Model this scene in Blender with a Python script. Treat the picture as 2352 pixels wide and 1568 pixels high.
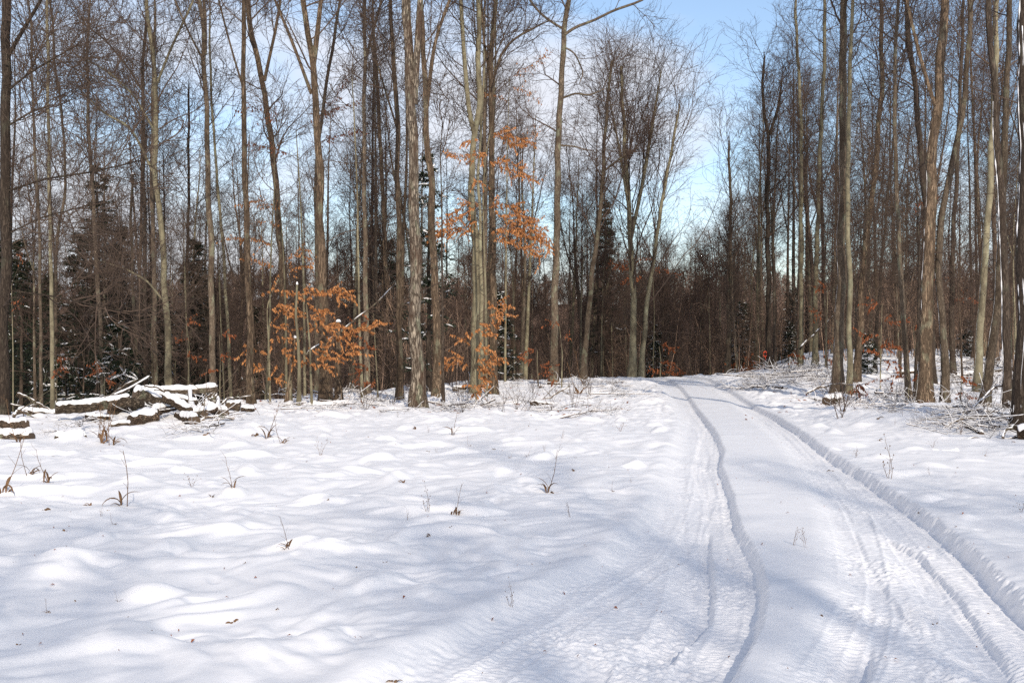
import bpy, math, random
import numpy as np
from mathutils import Vector

# ---------------------------------------------------------------- camera, sky, sun, exposure
S = bpy.context.scene
for o in list(bpy.data.objects): bpy.data.objects.remove(o)
COL = S.collection
EYE = 1.6
F = 38.0 / 36.0 * 2352.0           # focal length in pixels of the 2352 wide view of the photograph
cam = bpy.data.cameras.new("camera"); cam.lens = 38.0; cam.sensor_width = 36.0
cam.clip_start = 0.1; cam.clip_end = 4000
camo = bpy.data.objects.new("camera", cam); COL.objects.link(camo)
camo.location = (0, 0, EYE); camo.rotation_euler = (math.radians(90), 0, 0)
S.camera = camo

SUN_EL, SUN_AZ = 29.0, 14.0        # degrees above horizon; degrees to the right of straight behind the camera
w = bpy.data.worlds.new("World"); S.world = w; w.use_nodes = True
nt = w.node_tree; nt.nodes.clear()
N = nt.nodes.new; LK = nt.links.new
out = N("ShaderNodeOutputWorld"); bg = N("ShaderNodeBackground")
sky = N("ShaderNodeTexSky"); sky.sky_type = 'NISHITA'; sky.sun_disc = False
sky.sun_elevation = math.radians(SUN_EL); sky.sun_rotation = math.radians(180 - SUN_AZ)
sky.air_density = 1.0; sky.dust_density = 0.6; sky.ozone_density = 1.6
tc = N("ShaderNodeTexCoord"); sep = N("ShaderNodeSeparateXYZ"); LK(tc.outputs['Generated'], sep.inputs[0])
def wmath(op, a, b=None, c=None, clamp=False):
    m = N("ShaderNodeMath"); m.operation = op; m.use_clamp = clamp
    for i, v in enumerate((a, b, c)):
        if v is None: continue
        if isinstance(v, (int, float)): m.inputs[i].default_value = v
        else: LK(v, m.inputs[i])
    return m.outputs[0]
comb = N("ShaderNodeCombineXYZ")
LK(sep.outputs[0], comb.inputs[0]); LK(sep.outputs[1], comb.inputs[1])
LK(wmath('MULTIPLY', sep.outputs[2], 2.2), comb.inputs[2])
n1 = N("ShaderNodeTexNoise"); n1.inputs['Scale'].default_value = 3.1; n1.inputs['Detail'].default_value = 7
n1.inputs['Roughness'].default_value = 0.52; n1.inputs['Distortion'].default_value = 0.5
LK(comb.outputs[0], n1.inputs['Vector'])
# clouds: thicker towards the left (west) and the lower sky, clear blue overhead and to the right
ax = wmath('MULTIPLY', sep.outputs[0], -0.28)
az = wmath('MULTIPLY', sep.outputs[2], -0.55)
ay = wmath('MULTIPLY', wmath('MINIMUM', sep.outputs[1], 0.0), -0.45)      # extra cloud added out of view behind the viewpoint, for more neutral ambient light
cl = wmath('ADD', wmath('ADD', wmath('ADD', n1.outputs[0], ax), az), ay)
ramp = N("ShaderNodeMapRange"); ramp.interpolation_type = 'SMOOTHSTEP'
LK(cl, ramp.inputs['Value']); ramp.inputs['From Min'].default_value = 0.30; ramp.inputs['From Max'].default_value = 0.56
ramp.inputs['To Min'].default_value = 0.06; ramp.inputs['To Max'].default_value = 0.9
mixc = N("ShaderNodeMix"); mixc.data_type = 'RGBA'
skh = N('ShaderNodeHueSaturation'); skh.inputs['Saturation'].default_value = 1.0; skh.inputs['Value'].default_value = 1.3; LK(sky.outputs[0], skh.inputs['Color'])
LK(ramp.outputs[0], mixc.inputs['Factor']); LK(skh.outputs[0], mixc.inputs['A'])
n2 = N("ShaderNodeTexNoise"); n2.inputs['Scale'].default_value = 7.0; n2.inputs['Detail'].default_value = 5
LK(comb.outputs[0], n2.inputs['Vector'])
cr = N("ShaderNodeMix"); cr.data_type = 'RGBA'; LK(n2.outputs[0], cr.inputs['Factor'])
cr.inputs['A'].default_value = (5.4, 5.5, 6.1, 1); cr.inputs['B'].default_value = (7.2, 7.15, 7.4, 1)
LK(cr.outputs['Result'], mixc.inputs['B'])
LK(mixc.outputs['Result'], bg.inputs['Color']); bg.inputs['Strength'].default_value = 0.135
LK(bg.outputs[0], out.inputs[0])

sl = bpy.data.lights.new("sun", 'SUN'); sl.energy = 3.5; sl.angle = math.radians(0.5); sl.color = (1.0, 0.915, 0.79)
so = bpy.data.objects.new("sun", sl); COL.objects.link(so)
_a, _e = math.radians(SUN_AZ), math.radians(SUN_EL)
SUNV = Vector((math.sin(_a) * math.cos(_e), -math.cos(_a) * math.cos(_e), math.sin(_e)))
so.rotation_euler = SUNV.to_track_quat('Z', 'Y').to_euler()
S.view_settings.view_transform = 'Standard'; S.view_settings.look = 'None'
S.view_settings.exposure = 0.06; S.view_settings.gamma = 1.0; S.view_settings.use_curve_mapping = False
S.cycles.use_denoising = False
S.cycles.max_bounces = 4; S.cycles.diffuse_bounces = 2; S.cycles.glossy_bounces = 2
S.cycles.transmission_bounces = 3; S.cycles.transparent_max_bounces = 4
S.render.film_transparent = False

# ---------------------------------------------------------------- helpers
RG = np.random.default_rng(11)
rnd = random.Random(5)

def PX(px, py, d):                 # a pixel of the photograph at a chosen distance -> a point of the place
    return np.array([(px - 1176) / F * d, d, EYE - (py - 784) / F * d])

def tag(o, label=None, cat=None, group=None, kind=None):
    if label: o['label'] = label
    if cat: o['category'] = cat
    if group: o['group'] = group
    if kind: o['kind'] = kind
    return o

def empty(name, loc, rz=0.0):
    o = bpy.data.objects.new(name, None); COL.objects.link(o)
    o.location = loc; o.rotation_euler = (0, 0, rz); o.empty_display_size = 0.2
    return o

def make_mesh(name, V, Fc, mats, mi=None, smooth=True, k=None):
    """V (n,3); Fc (m,k) array of polygons"""
    V = np.asarray(V, dtype=np.float32); Fc = np.asarray(Fc, dtype=np.int32)
    k = Fc.shape[1]; m = Fc.shape[0]
    me = bpy.data.meshes.new(name)
    me.vertices.add(len(V)); me.vertices.foreach_set("co", V.ravel())
    me.loops.add(m * k); me.loops.foreach_set("vertex_index", Fc.ravel())
    me.polygons.add(m); me.polygons.foreach_set("loop_start", np.arange(0, m * k, k, dtype=np.int32))
    me.polygons.foreach_set("loop_total", np.full(m, k, dtype=np.int32))
    if smooth: me.polygons.foreach_set("use_smooth", np.ones(m, dtype=bool))
    for mt in (mats if isinstance(mats, (list, tuple)) else [mats]): me.materials.append(mt)
    if mi is not None: me.polygons.foreach_set("material_index", np.asarray(mi, dtype=np.int32))
    me.update(calc_edges=True); me.validate(clean_customdata=False)
    return me

def add_obj(name, me, parent=None, loc=(0, 0, 0)):
    o = bpy.data.objects.new(name, me); COL.objects.link(o); o.location = loc
    if parent: o.parent = parent
    return o

def unit(v): return v / np.maximum(np.linalg.norm(v, axis=-1, keepdims=True), 1e-9)

class Geo:
    """collects tubes and loose quads into one mesh of quads"""
    def __init__(s): s.V = []; s.Q = []; s.n = 0
    def tubes(s, P, R, sides, cap=False):
        """P (M,N,3), R (M,N)"""
        if len(P) == 0: return
        M, n, _ = P.shape
        T = np.gradient(P, axis=1) if n > 2 else np.repeat((P[:, 1:] - P[:, :1]), 2, axis=1)
        T = unit(T)
        main = unit(P[:, -1] - P[:, 0])
        ref = np.where(np.abs(main[:, 2:3]) < 0.8, np.array([[0, 0, 1.0]]), np.array([[1.0, 0.13, 0]]))
        U = unit(np.cross(T, ref[:, None, :])); W = np.cross(T, U)
        a = np.arange(sides) * (2 * np.pi / sides)
        ring = U[:, :, None, :] * np.cos(a)[None, None, :, None] + W[:, :, None, :] * np.sin(a)[None, None, :, None]
        V = P[:, :, None, :] + ring * R[:, :, None, None]
        base = s.n + (np.arange(M)[:, None, None] * n + np.arange(n - 1)[None, :, None]) * sides
        j = np.arange(sides)[None, None, :]; j2 = (np.arange(sides) + 1)[None, None, :] % sides
        q = np.stack([base + j, base + j2, base + sides + j2, base + sides + j], axis=-1)
        s.V.append(V.reshape(-1, 3)); s.Q.append(q.reshape(-1, 4)); s.n += M * n * sides
        if cap:
            for m in range(M):
                for e, c in ((0, P[m, 0]), (n - 1, P[m, -1])):
                    st = s.n - M * n * sides + (m * n + e) * sides
                    ids = [st + k for k in range(sides)]
                    s.V.append(c[None, :]); ci = s.n; s.n += 1
                    # quads fan (pairs)
                    qq = [[ids[k], ids[(k + 1) % sides], ids[(k + 2) % sides], ci] for k in range(0, sides, 2)]
                    s.Q.append(np.array(qq))
                    # note: only used once per call with M tubes, index base fixed below
    def quads(s, V4):
        """V4 (M,4,3)"""
        M = len(V4)
        if M == 0: return
        s.V.append(V4.reshape(-1, 3)); s.Q.append(s.n + np.arange(M * 4).reshape(M, 4)); s.n += M * 4
    def raw(s, V, Q):
        s.V.append(np.asarray(V, float)); s.Q.append(np.asarray(Q) + s.n); s.n += len(V)
    def arrays(s): return np.concatenate(s.V), np.concatenate(s.Q)
    def mesh(s, name, mats, smooth=True, off=None):
        V, Q = s.arrays()
        if off is not None: V = V - np.asarray(off)[None, :]
        return make_mesh(name, V, Q, mats, smooth=smooth)

def at_t(P, t, idx):
    n = P.shape[1]; f = t * (n - 1); i = np.clip(f.astype(int), 0, n - 2); u = (f - i)
    A = P[idx, i]; B = P[idx, i + 1]
    if P.ndim == 3: return A + (B - A) * u[:, None], unit(B - A)
    return A + (B - A) * u

def spawn(rng, P, R, cnt, trange, ang, length, rr, npts, up=0.1, wig=0.12, tip=0.25, rmin=0.0018, lenpow=0.0, flat=0.0, droop=0.0):
    """children of every chain in P. returns P2,R2"""
    M = len(P)
    idx = np.repeat(np.arange(M), cnt); K = len(idx)
    t = rng.uniform(trange[0], trange[1], K)
    # even out along the parent
    sl_ = np.tile(np.arange(cnt), M); t = trange[0] + (trange[1] - trange[0]) * (sl_ + rng.uniform(0.05, 0.95, K)) / cnt
    p, T = at_t(P, t, idx); r = at_t(R, t, idx)
    v = rng.normal(size=(K, 3)); v[:, 2] *= (1 - flat)
    perp = unit(v - T * np.sum(v * T, axis=1, keepdims=True))
    a = np.radians(rng.uniform(ang[0], ang[1], K))[:, None]
    D = T * np.cos(a) + perp * np.sin(a)
    L = rng.uniform(length[0], length[1], K) * (1 - lenpow * t)
    r0 = np.maximum(r * rr * rng.uniform(0.7, 1.0, K), rmin)
    pts = [p]; d = D
    st = (L / (npts - 1))[:, None]
    for i in range(npts - 1):
        d = unit(d + np.array([0, 0, up - droop * i / npts])[None] + rng.normal(size=(K, 3)) * wig)
        pts.append(pts[-1] + d * st)
    P2 = np.stack(pts, axis=1)
    fr = np.linspace(1, tip, npts)[None, :]
    R2 = np.maximum(r0[:, None] * fr, rmin * 0.7)
    return P2, R2

def resample(pts, n):
    pts = np.asarray(pts, float)
    s = np.concatenate([[0], np.cumsum(np.linalg.norm(np.diff(pts[:, :3], axis=0), axis=1))])
    u = np.linspace(0, s[-1], n)
    o = np.stack([np.interp(u, s, pts[:, k]) for k in range(pts.shape[1])], axis=1)
    for _ in range(2):
        o[1:-1] = 0.25 * o[:-2] + 0.5 * o[1:-1] + 0.25 * o[2:]
    return o

def perlin(x, y, seed=0):
    xi = np.floor(x).astype(np.int64); yi = np.floor(y).astype(np.int64)
    xf = x - xi; yf = y - yi
    def g(ix, iy, dx, dy):
        h = (ix * 374761393 + iy * 668265263 + seed * 982451653) & 0xffffffff
        h = ((h ^ (h >> 13)) * 1274126177) & 0xffffffff
        h = (h ^ (h >> 16)) & 0xffff
        a = h * (2 * np.pi / 65536.0)
        return np.cos(a) * dx + np.sin(a) * dy
    u = xf * xf * xf * (xf * (xf * 6 - 15) + 10); v = yf * yf * yf * (yf * (yf * 6 - 15) + 10)
    a = g(xi, yi, xf, yf); b = g(xi + 1, yi, xf - 1, yf); c = g(xi, yi + 1, xf, yf - 1); d = g(xi + 1, yi + 1, xf - 1, yf - 1)
    return (a + (b - a) * u + (c - a) * v + (a - b - c + d) * u * v) * 1.5

def sstep(a, b, x):
    t = np.clip((x - a) / (b - a), 0, 1); return t * t * (3 - 2 * t)

# ---------------------------------------------------------------- materials
def mat(name):
    m = bpy.data.materials.new(name); m.use_nodes = True
    t = m.node_tree; b = t.nodes['Principled BSDF']; return m, t, b

def mat_snow(name, bump=0.13, grit=60.0, tint=(0.92, 0.895, 0.885)):
    m, t, b = mat(name)
    n = t.nodes.new; l = t.links.new
    tcx = n("ShaderNodeTexCoord")
    no = n("ShaderNodeTexNoise"); no.inputs['Scale'].default_value = grit; no.inputs['Detail'].default_value = 4
    l(tcx.outputs['Object'], no.inputs['Vector'])
    nb = n("ShaderNodeTexNoise"); nb.inputs['Scale'].default_value = 1.3; nb.inputs['Detail'].default_value = 5
    l(tcx.outputs['Object'], nb.inputs['Vector'])
    mx = n("ShaderNodeMix"); mx.data_type = 'RGBA'; l(nb.outputs[0], mx.inputs['Factor'])
    mx.inputs['A'].default_value = (tint[0] * .97, tint[1] * .97, tint[2] * .97, 1); mx.inputs['B'].default_value = (*[min(1, c * 1.02) for c in tint], 1)
    l(mx.outputs['Result'], b.inputs['Base Color'])
    b.inputs['Roughness'].default_value = 0.6; b.inputs['Specular IOR Level'].default_value = 0.25
    nf = n("ShaderNodeTexNoise"); nf.inputs['Scale'].default_value = grit * 0.22; nf.inputs['Detail'].default_value = 6; nf.inputs['Roughness'].default_value = 0.62
    l(tcx.outputs['Object'], nf.inputs['Vector'])
    sm = n("ShaderNodeMath"); sm.operation = 'MULTIPLY_ADD'; sm.inputs[1].default_value = 3.0; l(nf.outputs[0], sm.inputs[0]); l(no.outputs[0], sm.inputs[2])
    bp = n("ShaderNodeBump"); bp.inputs['Strength'].default_value = bump; bp.inputs['Distance'].default_value = 0.01
    l(sm.outputs[0], bp.inputs['Height']); l(bp.outputs[0], b.inputs['Normal'])
    return m

def mat_bark(name, ca, cb, cc, zscale=0.18, scale=14.0, bump=0.6, patch=0.5, lich=0.0, dist=0.02, crack=True, mscale=None):
    """ca light plates, cb dark cracks, cc stained patches"""
    m, t, b = mat(name)
    n = t.nodes.new; l = t.links.new
    tcx = n("ShaderNodeTexCoord"); oi = n("ShaderNodeObjectInfo")
    mp = n("ShaderNodeMapping"); mp.inputs['Scale'].default_value = mscale or (1, 1, zscale); l(tcx.outputs['Object'], mp.inputs['Vector'])
    no = n("ShaderNodeTexNoise"); no.inputs['Scale'].default_value = scale; no.inputs['Detail'].default_value = 6; no.inputs['Roughness'].default_value = 0.65
    l(mp.outputs[0], no.inputs['Vector'])
    vo = n("ShaderNodeTexVoronoi"); vo.feature = 'DISTANCE_TO_EDGE'; vo.inputs['Scale'].default_value = scale * 1.5
    ad = n("ShaderNodeVectorMath"); ad.operation = 'ADD'
    scn = n("ShaderNodeVectorMath"); scn.operation = 'SCALE'; scn.inputs['Scale'].default_value = 0.12
    l(no.outputs['Color'], scn.inputs[0]); l(mp.outputs[0], ad.inputs[0]); l(scn.outputs[0], ad.inputs[1]); l(ad.outputs[0], vo.inputs['Vector'])
    r1 = n("ShaderNodeMapRange"); r1.inputs['From Min'].default_value = 0.0; r1.inputs['From Max'].default_value = 0.16
    l(vo.outputs['Distance'], r1.inputs['Value'])
    mul = n("ShaderNodeMath"); mul.operation = 'MULTIPLY'; l(r1.outputs[0], mul.inputs[0])
    r2 = n("ShaderNodeMapRange"); r2.inputs['From Min'].default_value = 0.33; r2.inputs['From Max'].default_value = 0.62
    l(no.outputs[0], r2.inputs['Value']); l(r2.outputs[0], mul.inputs[1])
    mx = n("ShaderNodeMix"); mx.data_type = 'RGBA'
    l(mul.outputs[0] if crack else r2.outputs[0], mx.inputs['Factor'])
    mx.inputs['A'].default_value = (*cb, 1); mx.inputs['B'].default_value = (*ca, 1)
    pn = n("ShaderNodeTexNoise"); pn.inputs['Scale'].default_value = 2.2; pn.inputs['Detail'].default_value = 5; pn.inputs['Roughness'].default_value = 0.7
    mp2 = n("ShaderNodeMapping"); mp2.inputs['Scale'].default_value = (1, 1, 0.45); l(tcx.outputs['Object'], mp2.inputs['Vector'])
    of = n("ShaderNodeVectorMath"); of.operation = 'ADD'; l(mp2.outputs[0], of.inputs[0]); l(oi.outputs['Location'], of.inputs[1]); l(of.outputs[0], pn.inputs['Vector'])
    r3 = n("ShaderNodeMapRange"); r3.inputs['From Min'].default_value = 0.5; r3.inputs['From Max'].default_value = 0.6; r3.inputs['To Max'].default_value = patch
    l(pn.outputs[0], r3.inputs['Value'])
    m2 = n("ShaderNodeMix"); m2.data_type = 'RGBA'; l(r3.outputs[0], m2.inputs['Factor']); l(mx.outputs['Result'], m2.inputs['A']); m2.inputs['B'].default_value = (*cc, 1)
    last = m2
    if lich > 0:
        ln = n("ShaderNodeTexNoise"); ln.inputs['Scale'].default_value = 5.0; ln.inputs['Detail'].default_value = 6; l(of.outputs[0], ln.inputs['Vector'])
        r4 = n("ShaderNodeMapRange"); r4.inputs['From Min'].default_value = 0.57; r4.inputs['From Max'].default_value = 0.66; r4.inputs['To Max'].default_value = lich
        l(ln.outputs[0], r4.inputs['Value'])
        m3 = n("ShaderNodeMix"); m3.data_type = 'RGBA'; l(r4.outputs[0], m3.inputs['Factor']); l(m2.outputs['Result'], m3.inputs['A']); m3.inputs['B'].default_value = (0.34, 0.36, 0.24, 1)
        last = m3
    # each tree a little lighter or darker than its neighbour
    hs = n("ShaderNodeHueSaturation"); r5 = n("ShaderNodeMapRange"); r5.inputs['To Min'].default_value = 0.62; r5.inputs['To Max'].default_value = 1.38
    l(oi.outputs['Random'], r5.inputs['Value']); l(r5.outputs[0], hs.inputs['Value']); l(last.outputs['Result'], hs.inputs['Color'])
    l(hs.outputs[0], b.inputs['Base Color'])
    b.inputs['Roughness'].default_value = 0.9; b.inputs['Specular IOR Level'].default_value = 0.15
    bp = n("ShaderNodeBump"); bp.inputs['Strength'].default_value = bump; bp.inputs['Distance'].default_value = dist
    l(mul.outputs[0], bp.inputs['Height']); l(bp.outputs[0], b.inputs['Normal'])
    return m

M_SNOW = mat_snow("snow")
M_SNOWCAP = mat_snow("snow_cap", 0.2, 30.0)
M_SHAG = mat_bark("shaggy_bark", (0.40, 0.33, 0.25), (0.055, 0.036, 0.025), (0.085, 0.05, 0.033), 0.16, 13, 1.0, 0.75, 0.35, 0.04)
M_FURR = mat_bark("furrowed_bark", (0.33, 0.235, 0.155), (0.075, 0.05, 0.034), (0.10, 0.07, 0.046), 0.10, 17, 1.0, 0.8, 0.3, 0.03)
M_GREY = mat_bark("grey_bark", (0.29, 0.222, 0.157), (0.095, 0.07, 0.05), (0.08, 0.056, 0.038), 0.14, 20, 0.9, 0.75, 0.4, 0.015)
M_OLIVE = mat_bark("smooth_olive_bark", (0.225, 0.195, 0.125), (0.13, 0.11, 0.072), (0.075, 0.06, 0.04), 0.5, 9, 0.2, 0.7, 0.25, 0.01, False)
M_DARK = mat_bark("dark_bark", (0.12, 0.09, 0.067), (0.035, 0.025, 0.019), (0.045, 0.032, 0.024), 0.14, 17, 0.8, 0.5, 0.1, 0.02)
M_FAR = mat_bark("forest_bark", (0.21, 0.15, 0.105), (0.06, 0.042, 0.031), (0.055, 0.038, 0.028), 0.2, 10, 0.3, 0.5, 0.0, 0.015)
M_LOG = mat_bark('log_bark', (0.42, 0.33, 0.24), (0.05, 0.034, 0.024), (0.12, 0.08, 0.05), 1, 15, 1.0, 0.7, 0.7, 0.04, True, (0.16, 1, 1))
M_LOGD = mat_bark('dark_log_bark', (0.25, 0.175, 0.12), (0.035, 0.024, 0.018), (0.07, 0.045, 0.03), 1, 15, 1.0, 0.6, 0.2, 0.04, True, (0.2, 1, 1))
def mat_twig(name, c, rough=0.85):
    m, t, b = mat(name); n = t.nodes.new; l = t.links.new
    oi = n("ShaderNodeObjectInfo"); hs = n("ShaderNodeHueSaturation"); r5 = n("ShaderNodeMapRange"); r5.inputs['To Min'].default_value = 0.75; r5.inputs['To Max'].default_value = 1.25
    l(oi.outputs['Random'], r5.inputs['Value']); l(r5.outputs[0], hs.inputs['Value'])
    tcx = n("ShaderNodeTexCoord"); no = n("ShaderNodeTexNoise"); no.inputs['Scale'].default_value = 1.5; no.inputs['Detail'].default_value = 3
    l(tcx.outputs['Object'], no.inputs['Vector'])
    mx = n("ShaderNodeMix"); mx.data_type = 'RGBA'; l(no.outputs[0], mx.inputs['Factor'])
    mx.inputs['A'].default_value = (c[0] * .7, c[1] * .66, c[2] * .62, 1); mx.inputs['B'].default_value = (c[0] * 1.3, c[1] * 1.3, c[2] * 1.3, 1)
    l(mx.outputs['Result'], hs.inputs['Color']); l(hs.outputs[0], b.inputs['Base Color'])
    b.inputs['Roughness'].default_value = rough; b.inputs['Specular IOR Level'].default_value = 0.2
    return m
M_TWIG = mat_twig("twig_bark", (0.088, 0.062, 0.047))
M_TWIGR = mat_twig("reddish_twigs", (0.092, 0.06, 0.045))
M_WOODFAR = mat_twig("far_wood", (0.15, 0.10, 0.076))
def by_island(m):
    t = m.node_tree; b = t.nodes['Principled BSDF']; hs = t.nodes['Hue/Saturation/Value'] if 'Hue/Saturation/Value' in t.nodes else [x for x in t.nodes if x.type == 'HUE_SAT'][0]
    g = t.nodes.new("ShaderNodeNewGeometry"); pw = t.nodes.new("ShaderNodeMath"); pw.operation = 'POWER'; pw.inputs[1].default_value = 3.0
    t.links.new(g.outputs['Random Per Island'], pw.inputs[0])
    r = t.nodes.new("ShaderNodeMapRange"); r.inputs['To Min'].default_value = 0.55; r.inputs['To Max'].default_value = 3.2
    t.links.new(pw.outputs[0], r.inputs['Value']); t.links.new(r.outputs[0], hs.inputs['Value'])
by_island(M_WOODFAR)
M_UNDER = mat_twig("undergrowth_twigs", (0.165, 0.112, 0.08)); by_island(M_UNDER)
M_WEED = mat_twig("dry_weed", (0.17, 0.098, 0.052))
def mat_leaf(name, c1, c2, tr=0.35):
    m, t, b = mat(name); n = t.nodes.new; l = t.links.new
    tcx = n("ShaderNodeTexCoord"); no = n("ShaderNodeTexNoise"); no.inputs['Scale'].default_value = 5.0; no.inputs['Detail'].default_value = 2
    l(tcx.outputs['Object'], no.inputs['Vector'])
    geo = n("ShaderNodeNewGeometry")
    av = n("ShaderNodeMath"); av.operation = 'MULTIPLY_ADD'; av.inputs[1].default_value = 0.65; l(geo.outputs['Random Per Island'], av.inputs[0])
    sc = n("ShaderNodeMath"); sc.operation = 'MULTIPLY'; sc.inputs[1].default_value = 0.4; l(no.outputs[0], sc.inputs[0]); l(sc.outputs[0], av.inputs[2])
    mx = n("ShaderNodeMix"); mx.data_type = 'RGBA'; l(av.outputs[0], mx.inputs['Factor'])
    mx.inputs['A'].default_value = (*c1, 1); mx.inputs['B'].default_value = (*c2, 1)
    l(mx.outputs['Result'], b.inputs['Base Color']); b.inputs['Roughness'].default_value = 0.6; b.inputs['Specular IOR Level'].default_value = 0.3
    pass
    tl = n("ShaderNodeBsdfTranslucent"); l(mx.outputs['Result'], tl.inputs['Color'])
    ms = n("ShaderNodeMixShader"); ms.inputs[0].default_value = tr
    l(b.outputs[0], ms.inputs[1]); l(tl.outputs[0], ms.inputs[2])
    l(ms.outputs[0], t.nodes['Material Output'].inputs[0])
    return m
M_LEAF = mat_leaf("copper_leaf", (0.30, 0.105, 0.035), (0.80, 0.39, 0.15))
M_LEAFR = mat_leaf("rust_leaf", (0.20, 0.055, 0.022), (0.46, 0.16, 0.06))
M_NEEDLE = mat_leaf("needles", (0.012, 0.018, 0.009), (0.034, 0.046, 0.022), 0.1)
m_, t_, b_ = mat("cut_wood"); M_CUT = m_
_no = t_.nodes.new("ShaderNodeTexNoise"); _no.inputs['Scale'].default_value = 18; _mx = t_.nodes.new("ShaderNodeMix"); _mx.data_type = 'RGBA'
t_.links.new(_no.outputs[0], _mx.inputs['Factor']); _mx.inputs['A'].default_value = (.05, .032, .02, 1); _mx.inputs['B'].default_value = (.12, .08, .05, 1)
t_.links.new(_mx.outputs['Result'], b_.inputs['Base Color']); b_.inputs['Roughness'].default_value = 0.9
m_, t_, b_ = mat("flagging_tape"); M_TAPE = m_
_no = t_.nodes.new("ShaderNodeTexNoise"); _no.inputs['Scale'].default_value = 30; _mx = t_.nodes.new("ShaderNodeMix"); _mx.data_type = 'RGBA'
t_.links.new(_no.outputs[0], _mx.inputs['Factor']); _mx.inputs['A'].default_value = (.75, .06, .02, 1); _mx.inputs['B'].default_value = (.95, .14, .05, 1)
t_.links.new(_mx.outputs['Result'], b_.inputs['Base Color'])

# ---------------------------------------------------------------- the lie of the land
def fx(pts):                       # pixel trace on level ground -> (y, x) table
    a = []
    for px, py in pts:
        d = F * EYE / (py - 784); a.append((d, (px - 1176) / F * d))
    a.sort(); return np.array([p[0] for p in a]), np.array([p[1] for p in a])
# edges of the two wheel lanes
LL = fx([(600, 1700), (870, 1568), (1010, 1490), (1180, 1400), (1330, 1320), (1430, 1268), (1490, 1200), (1530, 1120), (1555, 1050), (1572, 1000), (1575, 955), (1545, 910), (1512, 880), (1480, 866)])
LR = fx([(1600, 1700), (1685, 1568), (1745, 1450), (1757, 1360), (1745, 1295), (1700, 1215), (1680, 1130), (1655, 1070), (1662, 1040), (1640, 990), (1615, 950), (1580, 905), (1555, 882), (1530, 868)])
RL = fx([(1700, 1700), (1795, 1568), (1862, 1480), (1903, 1400), (1912, 1320), (1905, 1240), (1885, 1160), (1842, 1085), (1795, 1025), (1740, 972), (1690, 925), (1640, 892), (1600, 872)])
RR = fx([(2760, 1700), (2560, 1568), (2352, 1395), (2262, 1300), (2185, 1228), (2100, 1160), (2000, 1097), (1900, 1040), (1850, 1002), (1790, 958), (1730, 925), (1670, 893), (1630, 873)])
G1 = fx([(1550, 1490), (1638, 1400), (1640, 1330), (1636, 1270), (1634, 1200)])          # short grooves inside the lanes
G2 = fx([(1990, 1590), (2010, 1470)])
G3 = fx([(2400, 1640), (2340, 1540), (2270, 1440), (2200, 1345), (2120, 1262), (2030, 1215)])
G4 = fx([(1370, 1590), (1415, 1500)])
G5 = fx([(2100, 1420), (2040, 1345), (1995, 1270), (1965, 1210)])
def lx(tab, y): return np.interp(y, tab[0], tab[1])
YC = ([-60, -20, -11, -8.5, -5.5, -2, 3, 8, 13, 22, 45], [23, 25, 26, 28, 36, 45, 50, 52, 56, 74, 80])

def terrain(x, y):                 # broad shape only
    yc = np.interp(x, *YC)
    u = (y - yc) / 2.0
    drop = 2.0 * np.where(u > 20, u, np.log1p(np.exp(np.clip(u, -30, 20)))) * 0.14
    z = -13.0 * (1 - np.exp(-drop / 13.0))
    z = z + 1.05 * sstep(8.5, 19, x) * sstep(30, 62, y)
    z = z + 0.42 * np.exp(-((x - 11.5) / 2.8) ** 2 - ((y - 42) / 6.5) ** 2)          # brush covered hump right of the crest
    z = z + 0.28 * np.exp(-((x - 8.6) / 1.8) ** 2 - ((y - 21.5) / 2.6) ** 2)
    z = z + 0.10 * np.exp(-((x + 6.3) / 1.9) ** 2 - ((y - 21) / 2.0) ** 2)
    z = z + 0.16 * np.exp(-((x + 8.2) / 1.6) ** 2 - ((y - 23) / 2.0) ** 2)
    z = z + 0.16 * np.exp(-((x + 4.9) / 0.8) ** 2 - ((y - 19.2) / 1.0) ** 2) + 0.12 * np.exp(-((x + 7.6) / 1.3) ** 2 - ((y - 18.9) / .5) ** 2)
    z = z + 0.07 * perlin(x * 0.13, y * 0.13, 3) + 0.3 * sstep(60, 120, np.abs(y)) * perlin(x * 0.03, y * 0.03, 4)
    return z

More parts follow.
